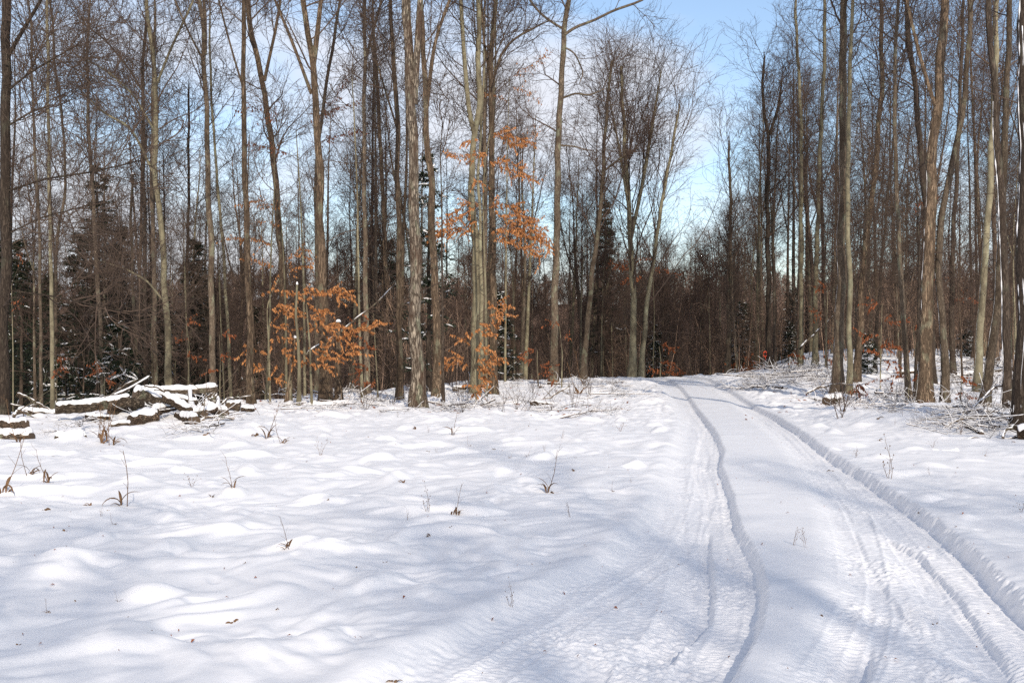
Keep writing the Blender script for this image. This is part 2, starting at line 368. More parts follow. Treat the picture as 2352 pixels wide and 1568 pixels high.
def height(x, y, fine=True):
    z = terrain(x, y)
    yy = np.clip(y, 4.1, 60)
    jag = 0.015 * perlin(x * 11, y * 17, 21) + 0.014 * perlin(x * 2.2, y * 2.6, 22) + 0.008 * perlin(x * 27, y * 33, 23)
    jag = jag * (1 - 0.6 * sstep(12, 24, y))
    ll, lr, rl, rr = (lx(t, yy) for t in (LL, LR, RL, RR))
    fade = sstep(1.0, 3.0, y) * (1 - sstep(46, 54, y)) if True else 1
    w1 = sstep(ll - 0.16, ll + 0.12, x + 0.6 * jag + 0.05 * perlin(x * 1.5, y * 1.2, 24)) * (1 - sstep(lr - 0.05, lr + 0.03, x + jag * 0.6))
    w2 = sstep(rl - 0.14, rl + 0.16, x + 0.5 * jag) * (1 - sstep(rr - 0.075, rr + 0.03, x + jag * 1.3))
    lane = np.maximum(w1, w2) * fade
    fr = np.where(x < (lr + rl) / 2, (x - ll) / np.maximum(lr - ll, .1), (x - rl) / np.maximum(rr - rl, .1)); fr = np.clip(fr, 0, 1)
    road = sstep(ll - 0.5, ll, x) * (1 - sstep(rr, rr + 0.35, x)) * fade
    # rolling snow over weeds and stumps
    wx = x + 0.25 * perlin(x * 0.9, y * 0.9, 31); wy = y + 0.25 * perlin(x * 0.9, y * 0.9, 32)
    a = perlin(wx * 1.1, wy * 0.95, 5); b = perlin(wx * 2.5, wy * 2.1, 6); c = perlin(wx * 5.4, wy * 4.6, 7)
    lump = 0.050 * a + 0.034 * (np.sqrt(b * b + 0.02)) + 0.010 * c + 0.045 * perlin(wx * 0.42, wy * 0.42, 8)
    pt = sstep(-0.1, 0.5, perlin(x * 0.5, y * 0.5, 33)); lump = lump + pt * (0.007 * perlin(wx * 9, wy * 8, 34) + 0.016 * np.abs(perlin(wx * 4.1, wy * 3.5, 35))) - 0.022 * sstep(0.5, 0.85, perlin(wx * 3.3, wy * 3.0, 36))
    mound = perlin(wx * 1.7 + 7, wy * 1.5, 9); lump = lump + 0.075 * sstep(0.2, 0.85, mound)
    rough = sstep(17, 24, y) * (1 - 0.6 * sstep(60, 80, y))
    lump = lump + rough * (0.05 * np.abs(perlin(wx * 2.0, wy * 2.0, 12)) + 0.03 * perlin(wx * 6, wy * 6, 13))
    amp = 1 - 0.86 * road
    nearR = sstep(rr, rr + 0.6, x); amp = amp * (1 - 0.45 * nearR * (1 - sstep(14, 20, y)))
    z = z + lump * amp
    depth = (0.068 + 0.032 * fr) * (x < (lr + rl) / 2) + (0.046 + 0.06 * fr) * (x >= (lr + rl) / 2)
    z = z - lane * depth
    # ploughed up lip along the banks
    z = z + fade * 0.010 * np.exp(-((x - rr - 0.08) / 0.08) ** 2) * (0.6 + perlin(x * 4, y * 6, 14))
    z = z + fade * 0.03 * np.exp(-((x - ll + 0.2) / 0.12) ** 2) * (.7 + .6 * perlin(x * 3, y * 3, 15))
    if fine:
        near = 1 - sstep(20, 34, y)
        for tab, dp, wd in ((G1, 0.05, 0.05), (G2, 0.05, 0.06), (G3, 0.036, 0.09), (G4, 0.04, 0.05), (G5, 0.022, 0.05)):
            y0, y1 = tab[0][0], tab[0][-1]
            g = lx(tab, yy); on = sstep(y0 - 0.2, y0 + 0.1, y) * (1 - sstep(y1 - 0.35, y1 + 0.1, y))
            s_ = x - g + jag * 0.5
            z = z - on * dp * sstep(-0.34, -0.10, s_) * (1 - sstep(-0.03, 0.012, s_))
            z = z + on * dp * 0.16 * np.exp(-((s_ - 0.07) / 0.05) ** 2)
        # tyre tread: lugs across the running direction, in bands
        for tab, o, wd in ((LR, -0.17, 0.12), (LL, 0.34, 0.11), (LR, -0.55, 0.10), (RL, 0.16, 0.12), (RR, -0.28, 0.13), (RL, 0.55, 0.10), (RR, -0.62, 0.1)):
            s_ = x - lx(tab, yy) - o
            band = sstep(-wd - 0.012, -wd + 0.012, s_) * (1 - sstep(wd - 0.012, wd + 0.012, s_)) * fade * near
            wear = sstep(-0.25, 0.25, perlin(x * 2.1, y * 0.9, 41) + 0.12)
            ph = (y + np.abs(s_) * 0.35 + 0.02 * perlin(x * 6, y * 4, 47)) / 0.043
            lug = np.abs((ph % 1.0) - 0.5) * 2
            z = z + lane * band * wear * (0.0065 * sstep(0.35, 0.65, lug) - 0.006)
            for e in (-wd, wd): z = z + lane * fade * near * wear * 0.006 * np.exp(-((s_ - e) / 0.018) ** 2)
        for tab, o, dp in ((LL, 0.30, .011), (LL, 0.52, -.009), (LR, -0.36, .012), (LR, -.16, -.008), (RL, 0.20, .010), (RL, .42, -.010), (RR, -0.50, .012), (RR, -.30, -.009), (RR, -.14, .010)):
            s_ = x - lx(tab, yy) - o - 0.10 * perlin(y * 0.22, y * 0 + o * 7, 48) - 0.008 * perlin(x * 14, y * 14, 49)
            z = z - lane * near * dp * sstep(-0.012, 0.012, s_) + lane * near * 0.006 * np.exp(-(s_ / .02) ** 2)
        z = z + lane * near * 0.006 * perlin((x - lr) * 11, y * 0.4, 50)
        crumb = sstep(0.0, 0.4, perlin(x * 1.7 + 3, y * 0.8, 43)) * lane * near
        z = z + crumb * (0.018 * np.abs(perlin(x * 13, y * 13, 44)) + 0.011 * np.abs(perlin(x * 29, y * 29, 45)))
        z = z + lane * near * 0.006 * perlin(x * 22, y * 22, 46)
    hs_ = (x - (lr + rl) / 2) / np.maximum((rl - lr) / 2, .05)
    z = z + 0.008 * np.clip(1 - hs_ ** 2, 0, 1) * fade
    return z

def hz(x, y): return float(height(np.array([float(x)]), np.array([float(y)]), False)[0])

def build_ground():
    r = [0.4, 1.0, 2.0, 3.0, 3.8]
    while r[-1] < 62: r.append(r[-1] + min(0.085, max(0.009, r[-1] ** 2 / 4300)))
    while r[-1] < 330: r.append(r[-1] * 1.012 + 0.05)
    while r[-1] < 1500: r.append(r[-1] * 1.1)
    r = np.array(r)
    ph = np.concatenate([np.radians(np.linspace(-33, 33, 980)), np.radians(np.linspace(33, 327, 130)[1:-1])])
    Rr, Ph = np.meshgrid(r, ph, indexing='ij')
    X = Rr * np.sin(Ph); Y = Rr * np.cos(Ph)
    Z = height(X.ravel(), Y.ravel()).reshape(X.shape)
    V = np.stack([X, Y, Z], -1).reshape(-1, 3)
    nr, nc = X.shape
    i = np.arange(nr - 1)[:, None] * nc; j = np.arange(nc)[None, :]; j2 = (j + 1) % nc
    Q = np.stack([i + j, i + nc + j, i + nc + j2, i + j2], -1).reshape(-1, 4)
    # close the centre
    me = make_mesh("snow_ground", V, Q, M_SNOW)
    o = add_obj("snow_ground", me); tag(o, kind='structure')
    print("ground", len(V))
build_ground()

def build_hills():
    xs = np.linspace(-900, 900, 150); ys = np.linspace(290, 900, 60)
    X, Y = np.meshgrid(xs, ys, indexing='xy')
    hh = -16 + 40 * sstep(300, 640, Y) + 9 * perlin(X * 0.006, Y * 0.004, 51) + 3 * perlin(X * 0.02, Y * 0.02, 52) + 1.2 * perlin(X * .2, Y * .2, 53)
    V = np.stack([X, Y, hh], -1).reshape(-1, 3); nr, nc = X.shape
    i = np.arange(nr - 1)[:, None] * nc; j = np.arange(nc - 1)[None, :]
    Q = np.stack([i + j, i + j + 1, i + nc + j + 1, i + nc + j], -1).reshape(-1, 4)
    m, t, b = mat("wooded_hillside"); no = t.nodes.new("ShaderNodeTexNoise"); no.inputs['Scale'].default_value = 0.25; no.inputs['Detail'].default_value = 8
    tx = t.nodes.new("ShaderNodeTexCoord"); t.links.new(tx.outputs['Object'], no.inputs['Vector'])
    mx = t.nodes.new("ShaderNodeMix"); mx.data_type = 'RGBA'; t.links.new(no.outputs[0], mx.inputs['Factor'])
    mx.inputs['A'].default_value = (.028, .017, .014, 1); mx.inputs['B'].default_value = (.07, .042, .034, 1)
    t.links.new(mx.outputs['Result'], b.inputs['Base Color']); b.inputs['Roughness'].default_value = 1; b.inputs['Specular IOR Level'].default_value = 0
    o = add_obj("hills", make_mesh("hills", V, Q, m)); tag(o, kind='structure')
    return lambda x, y: -16 + 40 * sstep(300, 640, y) + 9 * perlin(x * 0.006, y * 0.004, 51)
hillz = build_hills()

# ---------------------------------------------------------------- trees
def crown_from(rng, P, R, dens=1.0, t0=0.45, reach=1.0, fine=True, geo=None, narrow=0.0, lower=True):
    """P,R: lists of single stems (n,3),(n,) -> branches of four orders in one Geo"""
    g = geo or Geo()
    for p, r in zip(P, R):
        p = p[None]; r = r[None]
        c1 = max(3, int(17 * dens))
        A, a = spawn(rng, p, r, c1, (t0, 0.985), (28, 72 - 26 * narrow), (1.8 * reach, 4.8 * reach), 0.36, 10, up=0.075, wig=0.13, lenpow=0.55, rmin=0.015)
        B, b = spawn(rng, A, a, int(7), (0.15, 0.97), (28, 66), (0.8 * reach, 2.2 * reach), 0.55, 7, up=0.055, wig=0.17, lenpow=0.45, rmin=0.0085)
        C, c = spawn(rng, B, b, 5, (0.15, 0.97), (28, 62), (0.3, 0.95), 0.6, 4, up=0.06, wig=0.17, rmin=0.0054)
        g.tubes(A, a, 5); g.tubes(B, b, 4); g.tubes(C, c, 3)
        if fine:
            D, d = spawn(rng, C, c, 2, (0.2, 0.95), (25, 55), (0.15, 0.45), 0.7, 3, up=0.07, wig=0.15, rmin=0.0036)
            g.tubes(D, d, 3)
        if lower:
            k = max(3, int(8 * dens))
            E, e = spawn(rng, p, r, k, (0.14, t0), (50, 88), (0.6, 2.4), 0.12, 8, up=0.03, wig=0.17, rmin=0.008)
            Fp, f = spawn(rng, E, e, 6, (0.25, 0.97), (25, 65), (0.3, 0.9), 0.6, 4, up=0.04, wig=0.18, rmin=0.0045)
            g.tubes(E, e, 4); g.tubes(Fp, f, 3)
    return g

def stem_mesh(P, R, sides, rng, name, m, off, knob=0.0):
    g = Geo()
    for p, r in zip(P, R):
        g.tubes(p[None], r[None], sides)
    V, Q = g.arrays()
    if knob:
        n = perlin(V[:, 0] * 5 + V[:, 2] * 1.3, V[:, 1] * 5 + V[:, 2] * 2.1, 61)[:, None]
        ctr = np.concatenate([np.repeat(p, sides, axis=0) for p in P])
        V = V + (V - ctr) * n * knob
    return make_mesh(name, V - np.asarray(off)[None], Q, m)

# --- the trees one can tell apart, traced at their own distances
# (material, label, stems[(points px), width px at its base, width at its top], options)
def hero(name, label, mt, pts, wb, wt=None, forks=(), dens=0.6, t0=0.5, top=17.0, d=None, snow=None, low=True, group=None, snag=False, reach=1.0, narrow=0.0, sides=10, twig=None, knob=0.10, seed=None, crownlen=None):
    rng = np.random.default_rng(seed or (int(pts[0][0] * 7 + pts[0][1])))
    bx, by = pts[0]
    if d is None:                  # where this line of sight meets the snow
        d = F * EYE / (by - 784)
        for _ in range(25):
            z = hz((bx - 1176) / F * d, d)
            dn = F * (EYE - z) / (by - 784)
            if abs(dn) > 90 or dn < 0: break
            d = 0.5 * d + 0.5 * dn
        d = min(d, 60)
    gx = (bx - 1176) / F * d; gz = hz(gx, d)
    zz = EYE - (by - 784) / F * d
    pz = [PX(x, y, d) for x, y in pts]
    lean = rng.normal(0, 0.012)
    for p in pz: p[1] += (p[2] - zz) * lean
    off = np.array([gx, d, gz])
    if zz > gz + 0.02: pz.insert(0, np.array([gx, d, gz - 0.1]))
    else: pz[0][2] = min(pz[0][2], gz) - 0.1
    if wt is None: wt = wb * 0.62
    hgt_known = pz[-1][2] - gz
    m2p = d / F
    rb, rt = wb * m2p / 2 * .9, wt * m2p / 2 * .88; dens = dens * (1.3 if d < 44 else 1.0)
    pts3 = [np.append(p, 0) for p in pz]
    L = len(pts3)
    for i, p in enumerate(pts3):
        f = (p[2] - gz) / max(hgt_known, 0.1); p[3] = rb + (rt - rb) * np.clip(f, 0, 1)
    if not snag and hgt_known < top:   # above the top of the picture the stem goes on
        dirn = unit(pz[-1] - pz[-2]) * np.array([1, 1, 1.0]) + np.array([0, 0, 0.5]); dirn = unit(dirn)
        q = pts3[-1].copy(); stp = (top - hgt_known) / 5.0
        for k in range(5):
            q = q.copy(); dirn = unit(dirn + np.append(rng.normal(0, 0.07, 2), 0.05)); q[:3] += dirn * stp; q[3] = rt * (1 - (k + 1) / 5.2); pts3.append(q)
    st = resample(np.array(pts3), 40)
    wz_ = st[:, 2]; wa = min(rb, .14) * 0.55 * sstep(0, 1.2, wz_ - gz)
    st[:, 0] += wa * perlin(wz_ * 0.75, wz_ * 0 + bx, 62); st[:, 1] += wa * perlin(wz_ * 0.75, wz_ * 0 + bx, 63)
    # root flare
    hgt = st[:, 2] - gz
    fl = 1 + 0.75 * np.exp(-np.clip(hgt, 0, 9) / (0.32 + rb)) ; st[:, 3] *= fl
    stems = [st]
    for (fp, fw) in forks:
        q = [np.append(PX(x, y, d + (0 if i == 0 else rng.normal(0, .15))), 0) for i, (x, y) in enumerate(fp)]
        for p in q: p[1] += (p[2] - zz) * lean
        f0 = fw * m2p / 2
        hk = q[-1][2] - gz
        for i, p in enumerate(q): p[3] = f0 * (1 - 0.3 * i / (len(q)))
        if fp[-1][1] <= 5 and hk < top:
            dirn = unit(unit(q[-1][:3] - q[-2][:3]) + np.array([0, 0, .5])); z0 = q[-1].copy(); stp = (top * 0.93 - hk) / 4
            for k in range(4):
                z0 = z0.copy(); dirn = unit(dirn + np.append(rng.normal(0, 0.08, 2), 0.06)); z0[:3] += dirn * stp; z0[3] = f0 * 0.7 * (1 - (k + 1) / 4.3); q.append(z0)
        else: q[-1][3] = max(0.012, f0 * 0.25)
        stems.append(resample(np.array(q), 18))
    root = empty(name, tuple(off))
    tag(root, label, 'tree', group)
    P = [s[:, :3] for s in stems]; R = [s[:, 3] for s in stems]
    me = stem_mesh(P, R, sides, rng, 'trunk', mt, off, knob)
    add_obj('trunk', me, root)
    g = None
    if not snag:
        g = crown_from(rng, P[:1], R[:1], dens, t0, reach, True, None, narrow, low)
        for p, r in zip(P[1:], R[1:]):
            crown_from(rng, [p], [r], dens * 0.6, 0.22, reach * 0.72, True, g, narrow, False)
        add_obj('crown', g.mesh('crown', twig or M_TWIG, off=off), root)
    if snow:                       # wind blown snow stuck to one side of the trunk
        gs = Geo(); rs = st[:, 3]
        for (f0_, f1_, ang, wdt) in snow:
            s2 = resample(st[int(f0_ * 39):int(f1_ * 39) + 1], 90)
            nrm = np.array([math.sin(math.radians(ang)), -math.cos(math.radians(ang)), 0])
            wv = (0.55 if wdt > .03 else .32) * wdt * (0.1 + 1.3 * np.abs(perlin(s2[:, 2] * 3, s2[:, 2] * 0 + ang, 71)) + 0.5 * np.abs(perlin(s2[:, 2] * 14, s2[:, 2] * 0 + ang, 72)))
            pp = s2[:, :3] + nrm[None] * (s2[:, 3] * 0.96)[:, None]
            gs.tubes(pp[None], wv[None], 6)
        add_obj('snow', gs.mesh('snow', M_SNOWCAP, off=off), root)
    if not snow and snag:
        V, Q = dome(P[0][-1] + np.array([0, 0, -0.01]), R[0][-1] * 1.15, 0.07); gs = Geo(); gs.raw(V, Q)
        add_obj('snow', gs.mesh('snow', M_SNOWCAP, off=off), root)
    return root, off, d

def dome(c, r, h, n=10, m=5):
    V = []; Q = []
    for i in range(m + 1):
        a = math.pi / 2 * i / m; rr = r * math.cos(a); z = h * math.sin(a)
        for j in range(n): V.append((c[0] + rr * math.cos(j * 2 * math.pi / n), c[1] + rr * math.sin(j * 2 * math.pi / n), c[2] + z))
    for i in range(m):
        for j in range(n): Q.append((i * n + j, i * n + (j + 1) % n, (i + 1) * n + (j + 1) % n, (i + 1) * n + j))
    return np.array(V), np.array(Q)

BT = 'bare_tree'
H = hero
H(BT, "thick dark-barked trunk cut by the left edge of the picture", M_DARK, [(2, 952), (6, 800), (12, 600), (11, 400), (8, 200), (10, 0)], 30, 22, forks=[([(14, 130), (50, 60), (80, 20), (110, -30)], 9), ([(12, 210), (40, 185), (90, 150), (160, 110)], 5), ([(10, 440), (100, 410), (215, 394), (345, 362)], 5), ([(10, 540), (90, 500), (205, 470)], 4), ([(8, 665), (120, 680), (235, 704), (310, 720)], 4), ([(12, 290), (70, 255), (115, 240)], 5)], dens=0.7, t0=0.55)
H(BT, "thin pale trunk, second from the left edge in front of the dark evergreens", M_GREY, [(95, 920), (92, 700), (90, 520), (82, 430), (72, 200), (70, 60)], 9, d=33, dens=0.5)
H(BT, "straight slim trunk beside the elbow-kinked one, left of the tallest evergreen", M_OLIVE, [(121, 918), (118, 700), (113, 500), (110, 280), (105, 0)], 11, d=32, dens=0.5)
H(BT, "slim trunk at the left with a sharp elbow kink halfway up", M_GREY, [(128, 900), (128, 720), (130, 560), (135, 510), (152, 465), (150, 380), (146, 300), (128, 150), (115, 0)], 9, d=38, dens=0.5)
H(BT, "thin trunk rising in front of the tallest dark evergreen", M_GREY, [(237, 900), (232, 740), (222, 585), (216, 430), (208, 300), (205, 150)], 12, d=36, dens=0.5)
H('broken_snag', "thin dead snag broken off halfway up, right of the tall evergreen", M_GREY, [(318, 885), (310, 720), (305, 585), (306, 480), (309, 402)], 9, 6, d=38, snag=True)
H(BT, "straight dark trunk immediately left of the bowed olive one behind the log pile", M_DARK, [(335, 880), (334, 740), (332, 615), (330, 370), (326, 185), (333, 60), (337, 0)], 12, d=38, dens=0.7, forks=[([(328, 210), (290, 150), (240, 90), (170, 40)], 5)])
H(BT, "bowed olive-grey trunk behind the log pile that swings left and back halfway up", M_OLIVE, [(390, 890), (386, 780), (381, 700), (377, 590), (371, 495), (356, 430), (354, 390), (362, 295), (357, 150), (345, 60), (338, 0)], 18, 10, d=33, dens=0.7, forks=[([(352, 395), (322, 330), (300, 290), (240, 262), (170, 190)], 6), ([(383, 700), (340, 645), (290, 618), (222, 596)], 5), ([(356, 300), (310, 220), (250, 165), (180, 130)], 5), ([(360, 200), (392, 120), (420, 60), (450, 0)], 6)])
H(BT, "slim trunk squeezed between the dark one and the bowed olive one behind the log pile", M_GREY, [(358, 882), (355, 740), (352, 560), (346, 430), (350, 250), (352, 90)], 13, d=37, dens=0.5)
H(BT, "thin dark trunk alone between the bowed olive tree and the pale straight one", M_DARK, [(428, 885), (430, 700), (430, 560), (433, 440), (431, 310), (433, 180)], 11, 5, d=42, dens=0.8, t0=0.4, top=14)
H(BT, "pale straight trunk right of the log pile, dark above its middle", M_GREY, [(488, 885), (487, 740), (486, 615), (481, 500), (477, 400), (473, 250), (469, 130), (466, 60), (455, 0)], 17, 11, d=33, dens=0.5, forks=[([(470, 125), (471, 60), (468, 0)], 9), ([(470, 145), (430, 70), (400, 0)], 5)])
H(BT, "thin slanting trunk just right of the pale straight one", M_OLIVE, [(530, 885), (524, 760), (517, 640), (508, 520), (500, 430), (487, 240), (480, 100)], 9, d=38, dens=0.5)
H(BT, "straight furrowed trunk at the left side of the copper-leaved saplings", M_FURR, [(578, 927), (575, 850), (571, 677), (566, 550), (562, 430), (557, 245), (556, 90), (560, 0)], 18, 11, dens=0.5, forks=[([(556, 200), (525, 100), (500, 0)], 5)])
H(BT, "reddish trunk leaning left and forking in a wide Y near the picture top", M_FURR, [(655, 865), (653, 760), (649, 677), (645, 560), (641, 480), (628, 345), (618, 270), (609, 203), (592, 123), (578, 50), (570, 0)], 19, 13, d=39, dens=0.5, forks=[([(611, 190), (622, 140), (636, 80), (650, 0)], 8)])
H(BT, "stout trunk rising through the copper leaves and dividing into a narrow V", M_FURR, [(748, 922), (745, 830), (742, 700), (739, 560), (733, 430), (729, 330), (726, 246), (716, 140), (703, 50), (692, 0)], 27, 14, dens=0.6, forks=[([(718, 150), (728, 80), (734, 0)], 13), ([(714, 215), (680, 120), (648, 40), (628, 0)], 8)])
H(BT, "slimmer twin stem hugging the left flank of the stout trunk in the copper leaves", M_GREY, [(728, 895), (727, 700), (727, 520), (724, 400), (738, 260), (762, 120), (780, 0)], 12, d=34, dens=0.5)
H('broken_snag', "pale broken stub with a flat snowy top beside the stout trunk in the copper leaves", M_FURR, [(778, 920), (777, 850), (777, 738)], 17, 12, snag=True, d=28.8)
H('broken_snag', "split reddish dead stem leaning against a thin trunk in the copper leaves", M_FURR, [(661, 925), (668, 860), (680, 775)], 14, 7, snag=True, d=28)
H('broken_snag', "grey dead stem with a broken tip that the split one leans on", M_OLIVE, [(687, 937), (686, 860), (685, 777), (679, 720), (681, 652)], 10, 5, snag=True, d=26)
H(BT, "wispy sapling trunk at the left in the copper leaves", M_OLIVE, [(611, 913), (615, 840), (617, 790), (620, 735), (622, 600), (630, 450)], 6, 3, d=30, dens=0.35, top=8, reach=.5)
H(BT, "thin straight sapling stem left of the tall slim tree beside the copper leaves", M_OLIVE, [(833, 908), (826, 780), (823, 615), (821, 470), (815, 300)], 7, 4, d=30, dens=0.4, top=11, reach=.6)
H(BT, "tall slim straight tree just right of the copper leaves, no fork below the picture top", M_GREY, [(843, 907), (842, 760), (840, 615), (838, 400), (838, 246), (840, 123), (837, 0)], 14, 9, dens=0.6, forks=[([(839, 150), (862, 70), (880, 0)], 6)])
H(BT, "shadowed trunk standing back in the wood, between the slim tree and the pale leafless one", M_FURR, [(892, 870), (893, 740), (890, 640), (883, 554), (877, 369), (868, 200), (858, 60)], 14, 8, d=44, dens=0.7)
H(BT, "pale scaly straight trunk immediately left of the thickest tree", M_FURR, [(918, 918), (918, 760), (917, 615), (915, 400), (913, 246), (903, 100), (898, 0)], 17, 10, dens=0.5, forks=[([(914, 300), (880, 190), (850, 90)], 5)])
H('shaggy_tree', "thickest tree of the clearing edge, shaggy flaking bark, dividing high up", M_SHAG, [(961, 940), (958, 830), (955, 720), (953, 600), (953, 492), (950, 380), (948, 300), (944, 200), (938, 110), (932, 0)], 33, 22, dens=0.5, t0=0.62, forks=[([(950, 240), (957, 150), (963, 70), (963, 0)], 18)], sides=18, knob=0.22, snow=None)
H(BT, "curving scaly trunk just right of the thickest tree, forking in a V up high", M_FURR, [(1005, 913), (1007, 830), (1001, 720), (998, 640), (993, 500), (988, 400), (980, 320), (978, 240), (972, 120), (968, 0)], 24, 11, d=30, dens=0.5, forks=[([(979, 260), (986, 200), (990, 150), (1001, 74), (1036, 0)], 10)])
H(BT, "very thin dark stem standing in front of the curving scaly trunk", M_DARK, [(1018, 937), (1017, 800), (1015, 615), (1014, 470), (1011, 350)], 8, 3, dens=0.2, top=8.5, reach=.4)
H(BT, "smooth olive trunk behind the central copper sapling, splitting into a U-shaped fork", M_OLIVE, [(1091, 905), (1092, 800), (1094, 700), (1094, 615), (1087, 500), (1083, 430), (1085, 350), (1092, 305), (1100, 250), (1102, 123), (1098, 0)], 22, 12, dens=0.5, forks=[([(1090, 308), (1079, 280), (1073, 215), (1064, 92), (1058, 0)], 12)])
H(BT, "slim olive stem tucked behind the U-forked trunk", M_OLIVE, [(1108, 865), (1106, 740), (1104, 554), (1098, 400), (1110, 200)], 11, 6, d=38, dens=0.5)
H(BT, "straight furrowed trunk right of the U-forked one, with a flared foot in open snow", M_FURR, [(1134, 908), (1134, 840), (1133, 677), (1130, 560), (1129, 430), (1130, 300), (1126, 180), (1131, 70), (1138, 0)], 20, 12, dens=0.5, forks=[([(1128, 200), (1150, 120), (1178, 86), (1222, 62), (1262, 42)], 6), ([(1128, 190), (1110, 90), (1105, 0)], 6)])
H(BT, "thin trunk back in the wood left of the lone tall tree", M_GREY, [(1197, 863), (1200, 770), (1206, 640), (1206, 560), (1198, 420)], 11, 5, d=47, dens=0.6, top=12)
H(BT, "lone tall straight tree beside the gap of blue sky, left of the leaning tree", M_GREY, [(1271, 884), (1273, 780), (1275, 677), (1279, 523), (1280, 369), (1284, 277), (1292, 154), (1298, 49), (1305, 0)], 20, 13, dens=0.22, t0=0.5, forks=[([(1290, 228), (1322, 216), (1352, 222), (1392, 205)], 5), ([(1298, 82), (1320, 62), (1360, 55), (1400, 30), (1478, 5)], 7), ([(1293, 70), (1262, 52), (1235, 30), (1200, -20)], 6), ([(1294, 110), (1320, 125), (1340, 170), (1330, 195)], 4), ([(1283, 335), (1320, 338), (1365, 350)], 4)])
H(BT, "tree leaning right at the far end of the clearing, left of the olive beeches", M_GREY, [(1339, 870), (1347, 760), (1358, 650), (1370, 560), (1381, 461), (1389, 330), (1396, 215), (1406, 140)], 15, 7, d=46, dens=1.1, t0=0.42, top=13.2, reach=1.25, narrow=1.3, forks=[([(1391, 390), (1430, 360), (1470, 340)], 5)], twig=M_TWIGR)
H('bare_beech', "smooth pale olive beech by the vanishing track with a wide brushy fan of a crown", M_OLIVE, [(1452, 863), (1455, 760), (1455, 660), (1448, 560), (1443, 450), (1434, 300), (1428, 215), (1430, 150)], 18, 7, d=48, dens=1.5, t0=0.24, top=13.6, reach=1.9, forks=[([(1447, 560), (1475, 430), (1500, 280), (1520, 160)], 9), ([(1445, 480), (1425, 350), (1400, 220)], 7)], narrow=1.5, twig=M_TWIG)
H('bare_beech', "slanting slim beech right beside the smooth olive one at the end of the track", M_OLIVE, [(1471, 865), (1480, 760), (1488, 680), (1504, 585), (1519, 470), (1545, 330), (1560, 250)], 13, 6, d=48, dens=1.3, t0=0.24, top=12.2, reach=1.75, narrow=1.5, twig=M_TWIG)
H(BT, "slim tree right of the vanishing track, the first one past the sky gap", M_GREY, [(1672, 866), (1674, 760), (1677, 600), (1679, 451), (1673, 322)], 13, 6, d=52, dens=1.2, t0=0.32, top=11.5, reach=1.2, narrow=1.0)
H(BT, "dark tree tagged with an orange ribbon, with a tall brushy crown", M_DARK, [(1765, 846), (1766, 740), (1765, 645), (1762, 451), (1767, 330), (1752, 230), (1755, 129)], 15, 6, d=52, dens=.95, t0=0.38, top=15.4, reach=1.3, narrow=.7, forks=[([(1768, 310), (1790, 240), (1800, 150)], 7)], twig=M_TWIGR)
H(BT, "thin stem immediately right of the ribbon-tagged tree", M_DARK, [(1779, 842), (1779, 700), (1777, 516), (1786, 300)], 9, 4, d=51, dens=0.7, top=13)
H(BT, "mottled mossy trunk midway between the ribbon-tagged tree and the large pale trunk", M_OLIVE, [(1839, 840), (1840, 700), (1839, 451), (1838, 258), (1829, 129), (1825, 0)], 12, 7, d=50, dens=.85, t0=0.4, top=18)
H(BT, "mossy trunk second from the left of the large pale right-hand trunk", M_OLIVE, [(1872, 840), (1873, 650), (1876, 516), (1882, 322), (1891, 129), (1890, 0)], 13, 8, d=49, dens=.85, t0=0.45, top=18)
H('bare_tree', "large pale straight trunk standing nearest the track on its right", M_GREY, [(1923, 905), (1926, 800), (1931, 645), (1936, 520), (1937, 400), (1936, 258), (1938, 100), (1939, 0)], 26, 17, dens=0.8, t0=0.5, top=19, snow=[(0.02, 0.45, -88, 0.018)])
H(BT, "olive trunk leaning close against the right side of the large pale trunk", M_OLIVE, [(1950, 905), (1953, 800), (1953, 645), (1950, 451), (1955, 193), (1965, 0)], 14, 9, dens=0.9, d=31, top=18)
H(BT, "reddish trunk slanting right behind the large pale one", M_FURR, [(1967, 890), (1975, 740), (1988, 548), (2005, 430), (2013, 370), (2026, 161), (2022, 0)], 17, 10, d=36, dens=1.1, top=18)
H(BT, "dark slanting pole in the right-hand wood left of the crooked grey tree", M_DARK, [(2008, 872), (2016, 720), (2028, 580), (2041, 440), (2060, 250)], 9, 5, d=42, dens=0.8, top=15)
H(BT, "crooked slim grey tree left of the big furrowed right-hand trunk", M_GREY, [(2089, 923), (2082, 820), (2076, 709), (2072, 640), (2066, 548), (2061, 387), (2060, 250), (2062, 120), (2066, 0)], 14, 8, dens=0.7, top=17)
H(BT, "short thin stem crossing the foot of the crooked grey tree", M_DARK, [(2100, 922), (2104, 850), (2110, 720), (2112, 560)], 8, 5, dens=0.4, d=29, top=9, reach=.6)
H('bare_tree', "big furrowed trunk of the right-hand wood with snow plastered down its left side", M_FURR, [(2123, 935), (2125, 850), (2128, 700), (2133, 600), (2138, 483), (2145, 350), (2155, 220), (2162, 140), (2174, 0)], 34, 21, dens=0.7, t0=0.55, top=19, sides=16, knob=0.15, snow=[(0.12, 0.42, -82, 0.028), (0.02, 0.14, -86, 0.02)], forks=[([(2152, 250), (2120, 160), (2100, 60), (2080, 0)], 9)])
H(BT, "bent trunk right of the big furrowed one, with a snapped branch hanging at knee height", M_GREY, [(2170, 937), (2172, 860), (2170, 790), (2163, 730), (2156, 660), (2155, 600), (2162, 483), (2187, 387), (2211, 270), (2222, 120), (2232, 0)], 20, 11, dens=0.7, top=18, snow=[(0.04, 0.18, -85, 0.016)])
H(BT, "dark trunk leaning left behind the big furrowed one", M_DARK, [(2141, 880), (2136, 740), (2127, 550), (2117, 451), (2102, 300), (2090, 193), (2071, 64), (2065, 0)], 18, 12, d=36, dens=1.1, top=18)
